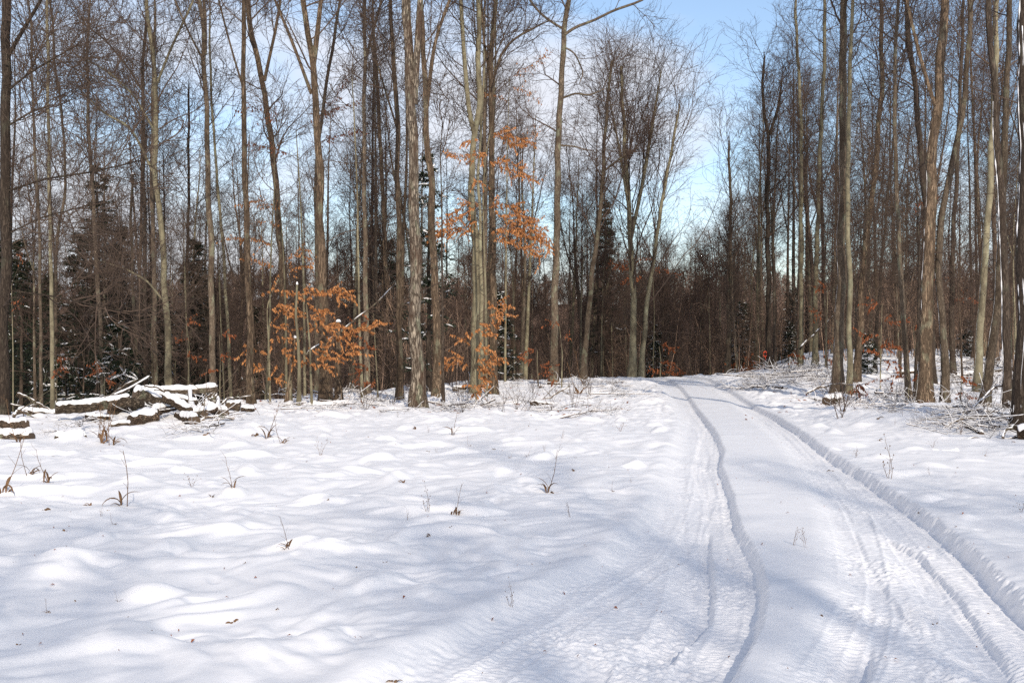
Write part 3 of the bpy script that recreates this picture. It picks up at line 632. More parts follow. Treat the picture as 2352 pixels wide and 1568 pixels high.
H(BT, "dark trunk in the gap right of the bent tree", M_DARK, [(2190, 874), (2186, 760), (2185, 645), (2194, 451), (2203, 250), (2210, 60)], 14, 8, d=40, dens=1.1, top=18)
H(BT, "olive trunk left of the split-looking pale one near the right edge", M_OLIVE, [(2244, 912), (2250, 780), (2258, 645), (2270, 440), (2280, 258), (2285, 0)], 19, 12, d=32, dens=0.9, top=18, snow=[(0.06, 0.3, -88, 0.014)])
H(BT, "pale leaning trunk with a deep lengthwise groove near the right edge", M_GREY, [(2259, 937), (2268, 860), (2280, 780), (2292, 690), (2298, 600), (2301, 400), (2310, 150), (2312, 0)], 23, 13, dens=0.9, top=18, snow=[(0.05, 0.3, -86, 0.014)])
H(BT, "blackish trunk with a thick band of snow down it, beside the massive right-edge trunk", M_DARK, [(2313, 945), (2314, 850), (2312, 750), (2308, 600), (2300, 451), (2290, 258), (2277, 129), (2271, 0)], 22, 15, dens=0.8, top=18, snow=[(0.02, 0.40, -84, 0.035)])
H('bare_tree', "massive rough trunk cut by the right edge of the picture, streaked with snow", M_DARK, [(2362, 985), (2360, 850), (2357, 700), (2356, 400), (2352, 200), (2352, 0)], 58, 36, dens=0.8, t0=0.55, top=19, sides=18, knob=0.2, snow=[(0.02, 0.42, -80, 0.035), (0.02, 0.36, -48, 0.025)])

# --- woodland trees: a dozen kinds, copied
def variant(i, mt, tw, height_=17.0, rad=0.13, dens=1.0, t0=0.42, reach=0.9, narrow=0.3):
    rng = np.random.default_rng(100 + i)
    n = 16; z = np.linspace(0, height_, n)
    lean = rng.normal(0, 0.025, 2); x = lean[0] * z + 0.10 * np.cumsum(rng.normal(0, 0.5, n)) * z / height_; y = lean[1] * z + 0.10 * np.cumsum(rng.normal(0, .5, n)) * z / height_
    st = np.stack([x, y, z - 0.2, rad * (1 - 0.88 * (z / height_) ** 1.1)], 1); st[0, 3] *= 1.35
    st = resample(st, 24)
    P = [st[:, :3]]; R = [st[:, 3]]
    if i % 3 != 1:
        k = int(24 * rng.uniform(0.42, 0.6)); b0 = st[k]; aa = rng.uniform(0, 6.28)
        q = [b0.copy()]; dirn = unit(np.array([math.cos(aa) * .45, math.sin(aa) * .45, 1.0])); q[0][3] *= 0.75
        for s_ in range(6):
            c = q[-1].copy(); dirn = unit(dirn + np.append(rng.normal(0, .06, 2), 0.12)); c[:3] += dirn * (height_ - b0[2]) / 6.5; c[3] = q[0][3] * (1 - (s_ + 1) / 6.5); q.append(c)
        q = resample(np.array(q), 12); P.append(q[:, :3]); R.append(q[:, 3])
    tm = stem_mesh(P, R, 8, rng, 'trunk', mt, (0, 0, 0), 0.08)
    g = crown_from(rng, P[:1], R[:1], dens, t0, reach, True, None, narrow)
    for p, r in zip(P[1:], R[1:]): crown_from(rng, [p], [r], dens * .5, 0.15, reach * .8, True, g, narrow, False)
    return tm, g.mesh('crown', tw)
VAR = []
mts = [M_GREY, M_OLIVE, M_FAR, M_FURR, M_DARK, M_FAR]
for i in range(11):
    rr_ = np.random.default_rng(i)
    VAR.append(variant(i, mts[i % 6], (M_TWIG, M_TWIGR)[i % 2], rr_.uniform(14.5, 18.0), rr_.uniform(0.09, 0.15), rr_.uniform(0.7, 1.0), rr_.uniform(0.36, 0.52), rr_.uniform(0.7, 0.95), rr_.uniform(0.1, 0.9)))
NEARPX = []
def place_variant(k, x, y, sc, rz, label, group, name='bare_tree'):
    tm, cm = VAR[k]
    root = empty(name, (x, y, hz(x, y)), rz); root.scale = (sc, sc, sc)
    tag(root, label, 'tree', group)
    for nm, me in (('trunk', tm), ('crown', cm)): add_obj(nm, me, root)
    return root
rg = np.random.default_rng(77)
def scatter(n, xr, yr, gap=1.1):
    got = []
    tries = 0
    while len(got) < n and tries < 20000:
        tries += 1
        px = rg.uniform(*xr); d = math.sqrt(rg.uniform(yr[0] ** 2, yr[1] ** 2))
        x = (px - 1176) / F * d
        if any((x - a) ** 2 + (d - b) ** 2 < gap * gap for a, b in got): continue
        yc = float(np.interp(x, *YC))
        got.append((x, d))
    return got
cnt = 0
for (n, xr, yr, lab, grp, smin, smax) in (
    (86, (-180, 1130), (38, 84), "bare tree in the crowded wood behind the log pile and copper saplings", "bare trees crowding the left-hand wood", 0.75, 1.1),
    (24, (1100, 1420), (54, 88), "bare tree standing back behind the lone tall tree", "bare trees behind the lone tall tree", 0.7, 0.95),
    (26, (1420, 1760), (64, 105), "bare tree growing on the slope below the point where the track vanishes", "bare trees below the end of the track", 0.62, 0.85),
    (22, (1730, 2000), (54, 88), "bare tree in the wood behind the brush pile right of the track", "bare trees behind the right-hand brush pile", 0.85, 1.1),
    (42, (1960, 2560), (42, 90), "bare tree of the crowded wood at the right, behind the big furrowed trunk", "bare trees crowding the right-hand wood", 0.8, 1.15)):
    for x, y in scatter(n, xr, yr):
        sc = rg.uniform(smin, smax)
        place_variant(int(rg.integers(0, 11)), x, y, sc, rg.uniform(0, 6.28), lab, grp)
        cnt += 1
print("wood trees", cnt)
YV = []
for i in range(6):
    rr_ = np.random.default_rng(60 + i); g_ = Geo()
    YV.append(variant(40 + i * 3 + 1, (M_GREY, M_OLIVE, M_FAR)[i % 3], (M_TWIG, M_TWIGR)[i % 2], rr_.uniform(6.5, 9.5), rr_.uniform(0.035, 0.055), 0.65, 0.25, 0.42, 0.2))
for (n, xr, yr, lab, grp) in ((34, (-100, 1130), (32, 60), "slender young tree between the trunks of the left-hand wood", "young trees of the left-hand wood"),
    (44, (1130, 1760), (51, 80), "slender young tree at the far end of the clearing", "young trees at the end of the clearing"),
    (26, (1860, 2450), (33, 62), "slender young tree between the trunks of the right-hand wood", "young trees of the right-hand wood")):
    for x, y in scatter(n, xr, yr):
        root = empty('young_tree', (x, y, hz(x, y)), rg.uniform(0, 6.28)); sc = rg.uniform(.6, 1.15); root.scale = (sc,) * 3; tag(root, lab, 'young tree', grp)
        tm, cm = YV[int(rg.integers(0, 6))]
        for nm, me in (('trunk', tm), ('crown', cm)): add_obj(nm, me, root)

# --- the far wood, one mass beyond counting
def simple_tree(rng, h_, twigs=True, k=1.0):
    g = Geo(); n = 6; z = np.linspace(0, h_, n)
    p = np.stack([rng.normal(0, .12, n) * z / h_ * 2, rng.normal(0, .12, n) * z / h_ * 2, z - 0.3], 1)[None]
    r = (0.13 * (1 - 0.85 * z / h_) * k ** .4)[None]
    g.tubes(p, r, 4)
    A, a = spawn(rng, p, r, 16, (0.15, 0.97), (28, 68), (1.4, 3.6), 0.4, 4, up=.1, wig=.13, lenpow=.4, rmin=0.024 * k)
    B, b = spawn(rng, A, a, 7, (0.2, 0.97), (25, 55), (0.7, 1.6), 0.6, 3, up=.1, wig=.12, rmin=0.013 * k)
    g.tubes(A, a, 3); g.tubes(B, b, 3)
    if twigs:
        C, c = spawn(rng, B, b, 3, (0.2, 0.97), (25, 55), (0.4, 0.9), 0.7, 2, up=.1, wig=.1, rmin=0.013 * k); g.tubes(C, c, 3)
    return g.arrays()
def wood_mass(name, pos, base, rng, m):
    Vs = []; Qs = []; n = 0
    for (x, y, z, s) in pos:
        V, Q = base[int(rng.integers(0, len(base)))]
        a = rng.uniform(0, 6.28); c_, s_ = math.cos(a), math.sin(a)
        W_ = np.stack([V[:, 0] * c_ - V[:, 1] * s_, V[:, 0] * s_ + V[:, 1] * c_, V[:, 2]], 1) * s + np.array([x, y, z])
        Vs.append(W_); Qs.append(Q + n); n += len(V)
    me = make_mesh(name, np.concatenate(Vs), np.concatenate(Qs), m)
    return add_obj(name, me)
rf = np.random.default_rng(9)
base1 = [simple_tree(np.random.default_rng(300 + i), 14.0) for i in range(6)]
pos = []
for k in range(1500):
    d = math.sqrt(rf.uniform(78 ** 2, 210 ** 2)); px = rf.uniform(-350, 2700); x = (px - 1176) / F * d
    pos.append((x, d, float(terrain(np.array([x]), np.array([d]))[0]), rf.uniform(0.7, 1.05)))
o = wood_mass("far_wood", pos, base1, rf, M_WOODFAR); tag(o, "mass of bare brown trees filling the background below the hill line", "woodland", kind='stuff')
base2 = [simple_tree(np.random.default_rng(320 + i), 13.0, True, 4.0) for i in range(4)]
pos = []
for k in range(1300):
    d = rf.uniform(330, 560) if k % 2 else rf.uniform(560, 690); px = rf.uniform(-400, 2750); x = (px - 1176) / F * d
    pos.append((x, d, float(hillz(np.array([x]), np.array([d]))[0]), rf.uniform(0.8, 1.6)))
o = wood_mass("hillside_wood", pos, base2, rf, M_WOODFAR); tag(o, "distant reddish brown wood covering the low hill on the horizon", "woodland", kind='stuff')
# the wood behind the viewpoint whose shade falls over the foreground
def transformed(k, x, y, s, a):
    out_ = []
    for me in VAR[k]:
        nv = len(me.vertices); co = np.empty(nv * 3, dtype=np.float32); me.vertices.foreach_get("co", co); co = co.reshape(-1, 3)
        q = np.empty(len(me.loops), dtype=np.int32); me.loops.foreach_get("vertex_index", q); q = q.reshape(-1, 4)
        c_, s_ = math.cos(a), math.sin(a)
        out_.append((np.stack([co[:, 0] * c_ - co[:, 1] * s_, co[:, 0] * s_ + co[:, 1] * c_, co[:, 2]], 1) * s + np.array([x, y, -0.1]), q))
    return out_
BEHIND = [(3.5, -20), (6.5, -25), (9.5, -20), (13, -26), (-11, -24), (4, -31), (11, -33), (16, -18), (18, -27), (7.5, -16), (15, -10), (19, -2), (21, 6), (12, -14), (5.5, -17)]
Vs = []; Qs = []; n = 0
for i, (x, y) in enumerate(BEHIND):
    for V, Q in transformed(i % 11, x, y, rf.uniform(0.95, 1.15), rf.uniform(0, 6.28)):
        Vs.append(V); Qs.append(Q + n); n += len(V)
o = add_obj("rear_wood", make_mesh("rear_wood", np.concatenate(Vs), np.concatenate(Qs), M_GREY))
tag(o, "bare trees standing behind the viewpoint whose shade crosses the snow", "woodland", kind='stuff')

# ---------------------------------------------------------------- undergrowth: brushy saplings between the trunks
def thicket_base(rng):
    g = Geo()
    p0 = np.zeros((4, 1, 3)); p0[:, 0, :2] = rng.normal(0, .5, (4, 2))
    pts = [p0[:, 0]]; d = unit(np.concatenate([rng.normal(0, .12, (4, 2)), np.ones((4, 1))], 1)); L = rng.uniform(2.0, 5.0, (4, 1))
    for i in range(5): d = unit(d + rng.normal(0, .06, (4, 3))); pts.append(pts[-1] + d * L / 5)
    P = np.stack(pts, 1); R = np.linspace(0.022, 0.007, 6)[None].repeat(4, 0)
    A, a = spawn(rng, P, R, 9, (0.15, 0.97), (30, 60), (0.5, 1.4), 0.6, 4, up=.06, wig=.14, rmin=0.007)
    B, b = spawn(rng, A, a, 4, (0.2, 0.97), (30, 60), (0.25, 0.7), 0.7, 3, up=.03, wig=.14, rmin=0.0055)
    g.tubes(P, R, 4); g.tubes(A, a, 3); g.tubes(B, b, 3)
    return g.arrays()
base3 = [thicket_base(np.random.default_rng(400 + i)) for i in range(6)]
pos = []
for k in range(1350):
    px = rf.uniform(-200, 2560)
    if px < 560: lo = 56
    elif px < 1100: lo = 38
    elif px < 1850: lo = 55
    else: lo = 50
    d = math.sqrt(rf.uniform(lo ** 2, (lo + 55) ** 2)); x = (px - 1176) / F * d
    if 1480 < px < 1700 and d < 60: continue
    pos.append((x, d, float(terrain(np.array([x]), np.array([d]))[0]), rf.uniform(0.6, 1.25)))
o = wood_mass("undergrowth", pos, base3, rf, M_UNDER); tag(o, "tangle of thin bare saplings and brush filling the gaps between the trunks", "undergrowth", kind='stuff')

# ---------------------------------------------------------------- evergreens
def conifer_mesh(seed, h_=9.0, spread=1.7, dens=1.0, snow=0.3, bare=0.08):
    rng = np.random.default_rng(seed)
    gt = Geo(); n = 14; z = np.linspace(-0.2, h_, n)
    p = np.stack([rng.normal(0, .02, n), rng.normal(0, .02, n), z], 1)[None]; r = (0.012 * h_ * (1 - 0.93 * np.clip(z / h_, 0, 1)))[None]
    gt.tubes(p, r, 7)
    nb = int(11 * h_ * dens)
    t = np.sort(rng.uniform(bare, 0.985, nb)); zb = t * h_
    L = spread * ((1 - t) ** 0.75) * rng.uniform(0.55, 1.1, nb) + 0.10
    az = rng.uniform(0, 6.283, nb); D = np.stack([np.cos(az), np.sin(az), rng.uniform(-.12, .25, nb)], 1)
    pts = [np.stack([np.zeros(nb), np.zeros(nb), zb], 1)]; d = unit(D)
    for i in range(6):
        d = unit(d + np.array([0, 0, -0.09 + 0.025 * i])[None] + rng.normal(0, .05, (nb, 3))); pts.append(pts[-1] + d * (L / 6)[:, None])
    A = np.stack(pts, 1); a = np.linspace(1, .2, 7)[None] * (0.006 + 0.008 * L)[:, None]
    B, b = spawn(rng, A, a, 18, (0.10, 1.0), (35, 70), (0.14, 0.5), 0.5, 4, up=-0.03, wig=.08, rmin=0.002, flat=0.85)
    lenf = np.repeat(L, 18) / spread
    root_ = B[:, :1]; B = root_ + (B - root_) * (0.35 + 0.75 * lenf)[:, None, None]
    gt.tubes(A, a, 4); gt.tubes(B, b, 3)
    # needle sprays: narrow leaflets along every twig
    gn = Geo()
    K = 9
    idx = np.repeat(np.arange(len(B)), K); tt = rng.uniform(0.05, 1.0, len(idx)); q, T = at_t(B, tt, idx)
    side = unit(np.cross(T, np.array([[0, 0, 1.0]]))) * np.where(rng.random(len(idx)) < .5, 1, -1)[:, None]
    dr = unit(T * 0.7 + side * rng.uniform(.3, 1.0, (len(idx), 1)) + rng.normal(0, .25, (len(idx), 3)))
    wv = unit(np.cross(dr, rng.normal(0, 1, (len(idx), 3)))) ; ln = rng.uniform(.06, .14, (len(idx), 1)); wd = rng.uniform(.014, .026, (len(idx), 1))
    gn.quads(np.stack([q, q + dr * ln * .5 + wv * wd, q + dr * ln, q + dr * ln * .5 - wv * wd], 1))
    gs = None
    if snow > 0:
        gs = Geo()
        pick = rng.random(len(B)) < snow * 0.5
        Bs = B[pick]; rs = rng.uniform(0.012, 0.034, len(Bs))
        prof = np.array([0.3, 1.0, 0.9, 0.2])[None] * rs[:, None]
        Bs = Bs + np.array([0, 0, 0.018]); gs.tubes(Bs, prof, 5)
        pk = rng.random(len(A)) < snow * .5
        As = A[pk][:, 2:] + np.array([0, 0, .025]); gs.tubes(As, np.array([0.3, 1, .9, .9, .3])[None] * rng.uniform(.02, .05, (len(As), 1)), 5)
    return gt.mesh('trunk', M_DARK), gn.mesh('foliage', M_NEEDLE, smooth=False), (gs.mesh('snow', M_SNOWCAP) if gs and gs.V else None)
CON = [conifer_mesh(501, 11, 2.1, 1.1, 0.04, .12), conifer_mesh(502, 9, 1.9, 1.2, 0.05), conifer_mesh(503, 5, 1.3, 1.4, 0.32, .03), conifer_mesh(504, 3, 1.0, 1.6, 0.45, .03), conifer_mesh(505, 12, 1.6, 1.2, 0.05, .2)]
CON.append(conifer_mesh(506, 8, 1.5, 0.5, 0.35, .1)); CH = [11, 9, 5, 3, 12, 8]
def conifer(px, ytop, d, k, rz, label, group=None):
    x = (px - 1176) / F * d; z = hz(x, d); top = EYE - (ytop - 784) / F * d
    s_ = (top - z) / CH[k]
    root = empty('evergreen_tree', (x, d, z), rz); root.scale = (min(s_, 1.5) if s_ > 1 else max(s_, .6),) * 2 + (s_,)
    tag(root, label, 'evergreen', group)
    for nm, me in zip(('trunk', 'foliage', 'snow'), CON[k]):
        if me: add_obj(nm, me, root)
conifer(226, 375, 43, 0, 0.3, "tallest dark evergreen of the left-hand wood, its thin spire above the rest")
conifer(178, 530, 44, 1, 1.3, "dark evergreen tucked against the left flank of the tallest evergreen")
conifer(278, 515, 45, 1, 2.3, "dark evergreen on the right flank of the tallest evergreen")
conifer(446, 545, 52, 1, 0.9, "dark evergreen standing alone between the bowed olive trunk and the pale straight one")
conifer(48, 545, 40, 1, 4.1, "dark evergreen just right of the trunk at the left edge")
conifer(-20, 500, 42, 0, 5.1, "dark evergreen cut by the left edge of the picture")
conifer(1390, 455, 62, 4, 0.2, "tall narrow evergreen behind the leaning tree at the end of the clearing")
conifer(985, 345, 33, 5, 0.8, "slender evergreen with snow-dusted boughs directly behind the thickest tree")
conifer(1150, 665, 46, 2, 1.8, "small snowy evergreen behind the foot of the U-forked tree")
conifer(1508, 742, 58, 2, 2.8, "small snowy evergreen right behind the pair of olive beeches")
conifer(1706, 690, 60, 2, 3.8, "snow-flecked young evergreen left of the ribbon-tagged tree")
conifer(1812, 735, 58, 2, 4.8, "snow-flecked young evergreen right of the ribbon-tagged tree")
conifer(268, 735, 36, 3, 5.4, "little snow-laden evergreen below the tallest evergreen")
conifer(152, 750, 38, 3, 0.4, "little snow-laden evergreen at the left beneath the elbow-kinked tree")
conifer(1992, 765, 40, 3, 1.4, "little snow-laden evergreen right of the large pale trunk")
conifer(2222, 735, 52, 3, 2.4, "little snowy evergreen between the bent tree and the olive trunk at the right")
conifer(890, 545, 60, 1, 2.6, "dark evergreen deep behind the pale scaly trunk")
for k in range(26):
    px = rf.uniform(-80, 600) if k < 19 else rf.uniform(1380, 2000)
    d = rf.uniform(46, 72) if k < 19 else rf.uniform(66, 85)
    conifer(px, rf.uniform(600, 700) if k < 19 else rf.uniform(640, 740), d, 1 if k < 19 else 2, rf.uniform(0, 6.28),
            "dark evergreen sunk in the shade of the left-hand wood" if k < 19 else "small dark evergreen in the wood beyond the end of the track",
            "evergreens deep in the left-hand wood" if k < 19 else "evergreens beyond the end of the track")

# ---------------------------------------------------------------- copper leaved beech saplings
def leaves_on(rng, g, C, per, size=0.085, tr=(0.1, 1.0)):
    idx = np.repeat(np.arange(len(C)), per); K = len(idx)
    q, T = at_t(C, rng.uniform(tr[0], tr[1], K), idx)
    out = unit(np.stack([rng.normal(0, 1, K), rng.normal(0, 1, K), np.zeros(K)], 1))
    dn = unit(np.array([[0, 0, -1.0]]) + out * rng.uniform(.05, .75, (K, 1)) + T * 0.35)
    L = size * .84 * rng.uniform(.5, 1.3, (K, 1)); wv = unit(np.cross(dn, rng.normal(0, 1, (K, 3)))); nv = np.cross(dn, wv)
    fold = nv * L * rng.uniform(0.05, .16, (K, 1)); W_ = L * rng.uniform(.15, .25, (K, 1))
    g.quads(np.stack([q, q + dn * L * .45 + wv * W_ + fold, q + dn * L + fold * .5, q + dn * L * .45 - wv * W_ + fold], 1))
def beech(label, stem, wpx, d, sprays, per=9, name='beech_sapling', m=None, size=0.10, seed=1, thick=0.5, bark=None, group=None):
    rng = np.random.default_rng(seed)
    m = m or M_LEAF
    gx = (stem[0][0] - 1176) / F * d; gz = hz(gx, d); off = np.array([gx, d, gz])
    st = [np.append(PX(x, y, d), 0) for x, y in stem]; zz = st[0][2]
    if zz > gz: st.insert(0, np.array([gx, d, gz - .05, 0]))
    st = resample(np.array(st), 20); st[:, 3] = np.linspace(1, .25, 20) * wpx * d / F / 2
    root = empty(name, tuple(off)); tag(root, label, 'sapling', group)
    gt = Geo(); gt.tubes(st[None, :, :3], st[None, :, 3], 7); add_obj('trunk', gt.mesh('trunk', bark or M_OLIVE, off=off), root)
    gb = Geo(); gl = Geo()
    for sp in sprays:
        dd = rng.uniform(-.7, .5); nn = len(sp)
        P = np.array([PX(x, y + rng.uniform(-5, 5), d + dd * (0.3 + 0.7 * i / nn)) for i, (x, y) in enumerate(sp)])
        # join the spray to the stem
        j = int(np.argmin(np.linalg.norm(st[:, :3] - P[0] + np.array([0, 0, .25]), axis=1)))
        e = int(np.argmin(np.linalg.norm(st[:, :3] - P[-1] + np.array([0, 0, .25]), axis=1)))
        dj = np.linalg.norm(st[j, :3] - P[0]); de = np.linalg.norm(st[e, :3] - P[-1])
        if de < dj: P = P[::-1]; j = e; dj = de
        P = resample(np.concatenate([st[j:j + 1, :3], P]), 12); L = np.linalg.norm(P[-1] - P[0])
        A = P[None]; a = np.linspace(1, .3, 12)[None] * (0.004 + 0.0035 * L)
        lo = min(0.85, dj / max(L, .01)) * 0.85
        nb = max(6, int(L * (1 - lo) * 20))
        B, b = spawn(rng, A, a, nb, (lo, 1.0), (25, 75), (.12, .5), .6, 4, up=0.0, wig=.2, rmin=.003, flat=.45)
        gb.tubes(A, a, 5); gb.tubes(B, b, 3)
        leaves_on(rng, gl, B, int(per * 2.4), size); leaves_on(rng, gl, A, int(16 * L * (1 - lo)) + 2, size, (lo, 1.0))
    add_obj('branches', gb.mesh('branches', M_TWIG, off=off), root)
    add_obj('foliage', gl.mesh('foliage', m, smooth=False, off=off), root)
beech("golden copper sapling left of the stout forked trunk, its leaves in long level tiers", [(620, 915), (618, 800), (612, 700), (640, 640)], 6, 27.5,
      [[(560, 690), (590, 678), (620, 668), (660, 668), (688, 676)], [(576, 768), (606, 758), (640, 766), (680, 790), (700, 812)], [(610, 705), (640, 712), (672, 728)],
       [(600, 735), (640, 742), (668, 760)], [(575, 838), (600, 848), (625, 842)], [(590, 870), (618, 862), (640, 872)], [(566, 800), (600, 806), (640, 826)], [(640, 690), (668, 700), (690, 716)], [(640, 800), (670, 820), (690, 836)]], seed=11)
beech("golden copper sapling spreading across the foot of the stout forked trunk", [(716, 920), (712, 800), (704, 700), (700, 650)], 7, 26.5,
      [[(694, 690), (720, 672), (748, 668), (784, 682)], [(770, 668), (790, 664), (800, 672)], [(688, 706), (716, 700), (746, 708)], [(690, 766), (718, 752), (752, 750)],
       [(736, 745), (772, 742), (802, 752)], [(792, 748), (830, 756), (872, 742)], [(700, 824), (722, 836), (748, 846)], [(722, 818), (760, 820), (800, 812), (822, 800)], [(770, 760), (800, 776), (820, 796)],
       [(690, 680), (700, 664), (716, 662)], [(702, 730), (720, 726), (740, 734)], [(700, 790), (730, 800), (760, 786)]], seed=12)
beech("small copper sapling hanging leaves on the slim straight tree right of the golden ones", [(868, 900), (862, 800), (858, 720)], 4, 30, [[(820, 745), (848, 730), (872, 738)], [(826, 850), (846, 844), (866, 850)], [(830, 800), (856, 796), (880, 806)], [(835, 880), (850, 876), (862, 884)]], seed=13, m=M_LEAFR)
beech("bright orange sapling with stacked leaf tiers climbing the U-forked trunk", [(1094, 920), (1090, 820), (1092, 740), (1100, 690)], 5, 26.5,
      [[(1118, 708), (1140, 690), (1168, 706)], [(1124, 716), (1144, 722), (1166, 716)], [(1062, 732), (1096, 738), (1140, 740)], [(1058, 752), (1078, 756), (1118, 764)], [(1062, 776), (1080, 770), (1106, 780)],
       [(1022, 818), (1052, 812), (1086, 818)], [(1022, 838), (1050, 832), (1080, 830)], [(1092, 826), (1120, 832), (1150, 820)], [(1080, 850), (1095, 846), (1108, 852)], [(1078, 868), (1094, 864), (1112, 870)],
       [(1076, 886), (1090, 882), (1106, 888)], [(1078, 902), (1090, 898), (1100, 904)], [(1090, 800), (1104, 796), (1120, 806)], [(1085, 840), (1110, 846), (1128, 842)]], per=8, seed=14, m=M_LEAF)
beech("tall slender beech holding an arching bough of orange leaves toward the lone tall tree", [(1117, 890), (1116, 700), (1112, 560), (1108, 440), (1118, 330), (1130, 290)], 8, 31,
      [[(1120, 470), (1150, 462), (1180, 478), (1210, 500), (1240, 526), (1264, 546)], [(1012, 530), (1045, 505), (1080, 478), (1112, 464)], [(1020, 500), (1050, 484), (1090, 462)], [(1128, 300), (1160, 304), (1190, 314), (1222, 328)],
       [(1060, 322), (1088, 316), (1110, 324)], [(1135, 350), (1168, 372), (1200, 384)], [(1060, 358), (1090, 352), (1110, 366)], [(1040, 350), (1030, 352), (1060, 360)], [(1160, 500), (1180, 520), (1210, 540)], [(1200, 556), (1222, 566), (1244, 588)],
       [(1134, 532), (1160, 524), (1192, 530)], [(990, 545), (1010, 540), (1040, 532)], [(1070, 400), (1092, 410), (1104, 420)], [(1170, 470), (1192, 492), (1214, 512)], [(1195, 540), (1225, 540), (1258, 556)], [(1030, 520), (1060, 530), (1090, 522)], [(1190, 400), (1205, 392), (1215, 410)], [(1010, 545), (1050, 530), (1100, 500)], [(1130, 480), (1160, 500), (1200, 530)], [(1200, 510), (1235, 540), (1262, 570)], [(1135, 310), (1165, 316), (1195, 330)], [(1085, 335), (1100, 345), (1112, 360)], [(1120, 365), (1150, 380), (1180, 395)], [(1130, 545), (1170, 556), (1215, 575)]], per=9, seed=15, m=M_LEAF)
beech("thin beech with loose pale orange leaves behind the golden saplings", [(658, 900), (656, 700), (650, 560), (640, 440)], 7, 34,
      [[(560, 470), (590, 462), (640, 480)], [(530, 545), (570, 548), (620, 560)], [(600, 500), (640, 520), (680, 524)], [(650, 590), (690, 580), (720, 600)], [(660, 620), (680, 610), (714, 612)], [(560, 600), (600, 596), (640, 610)], [(680, 560), (700, 566), (716, 580)]], per=4, seed=16, m=M_LEAF)
beech("thin beech with scattered leaves high up beside the stout forked trunk", [(700, 890), (698, 650), (690, 450), (680, 300)], 8, 38,
      [[(540, 260), (580, 240), (640, 280)], [(700, 240), (640, 260), (600, 290)], [(800, 180), (760, 240), (720, 280)], [(830, 300), (780, 310), (720, 330)], [(560, 330), (620, 340), (660, 350)], [(820, 230), (780, 250), (740, 260)]], per=3, seed=17, m=M_LEAFR)
beech("slim beech with a few orange leaves fringing the sky right of the U-forked tree", [(1160, 880), (1162, 600), (1166, 300), (1170, 180)], 6, 40,
      [[(1180, 170), (1220, 150), (1262, 128)], [(1170, 200), (1210, 210), (1240, 240)], [(1168, 230), (1140, 220), (1110, 210)], [(1166, 330), (1200, 320), (1232, 300)], [(1166, 410), (1210, 400), (1240, 420)]], per=3, seed=18, m=M_LEAF)
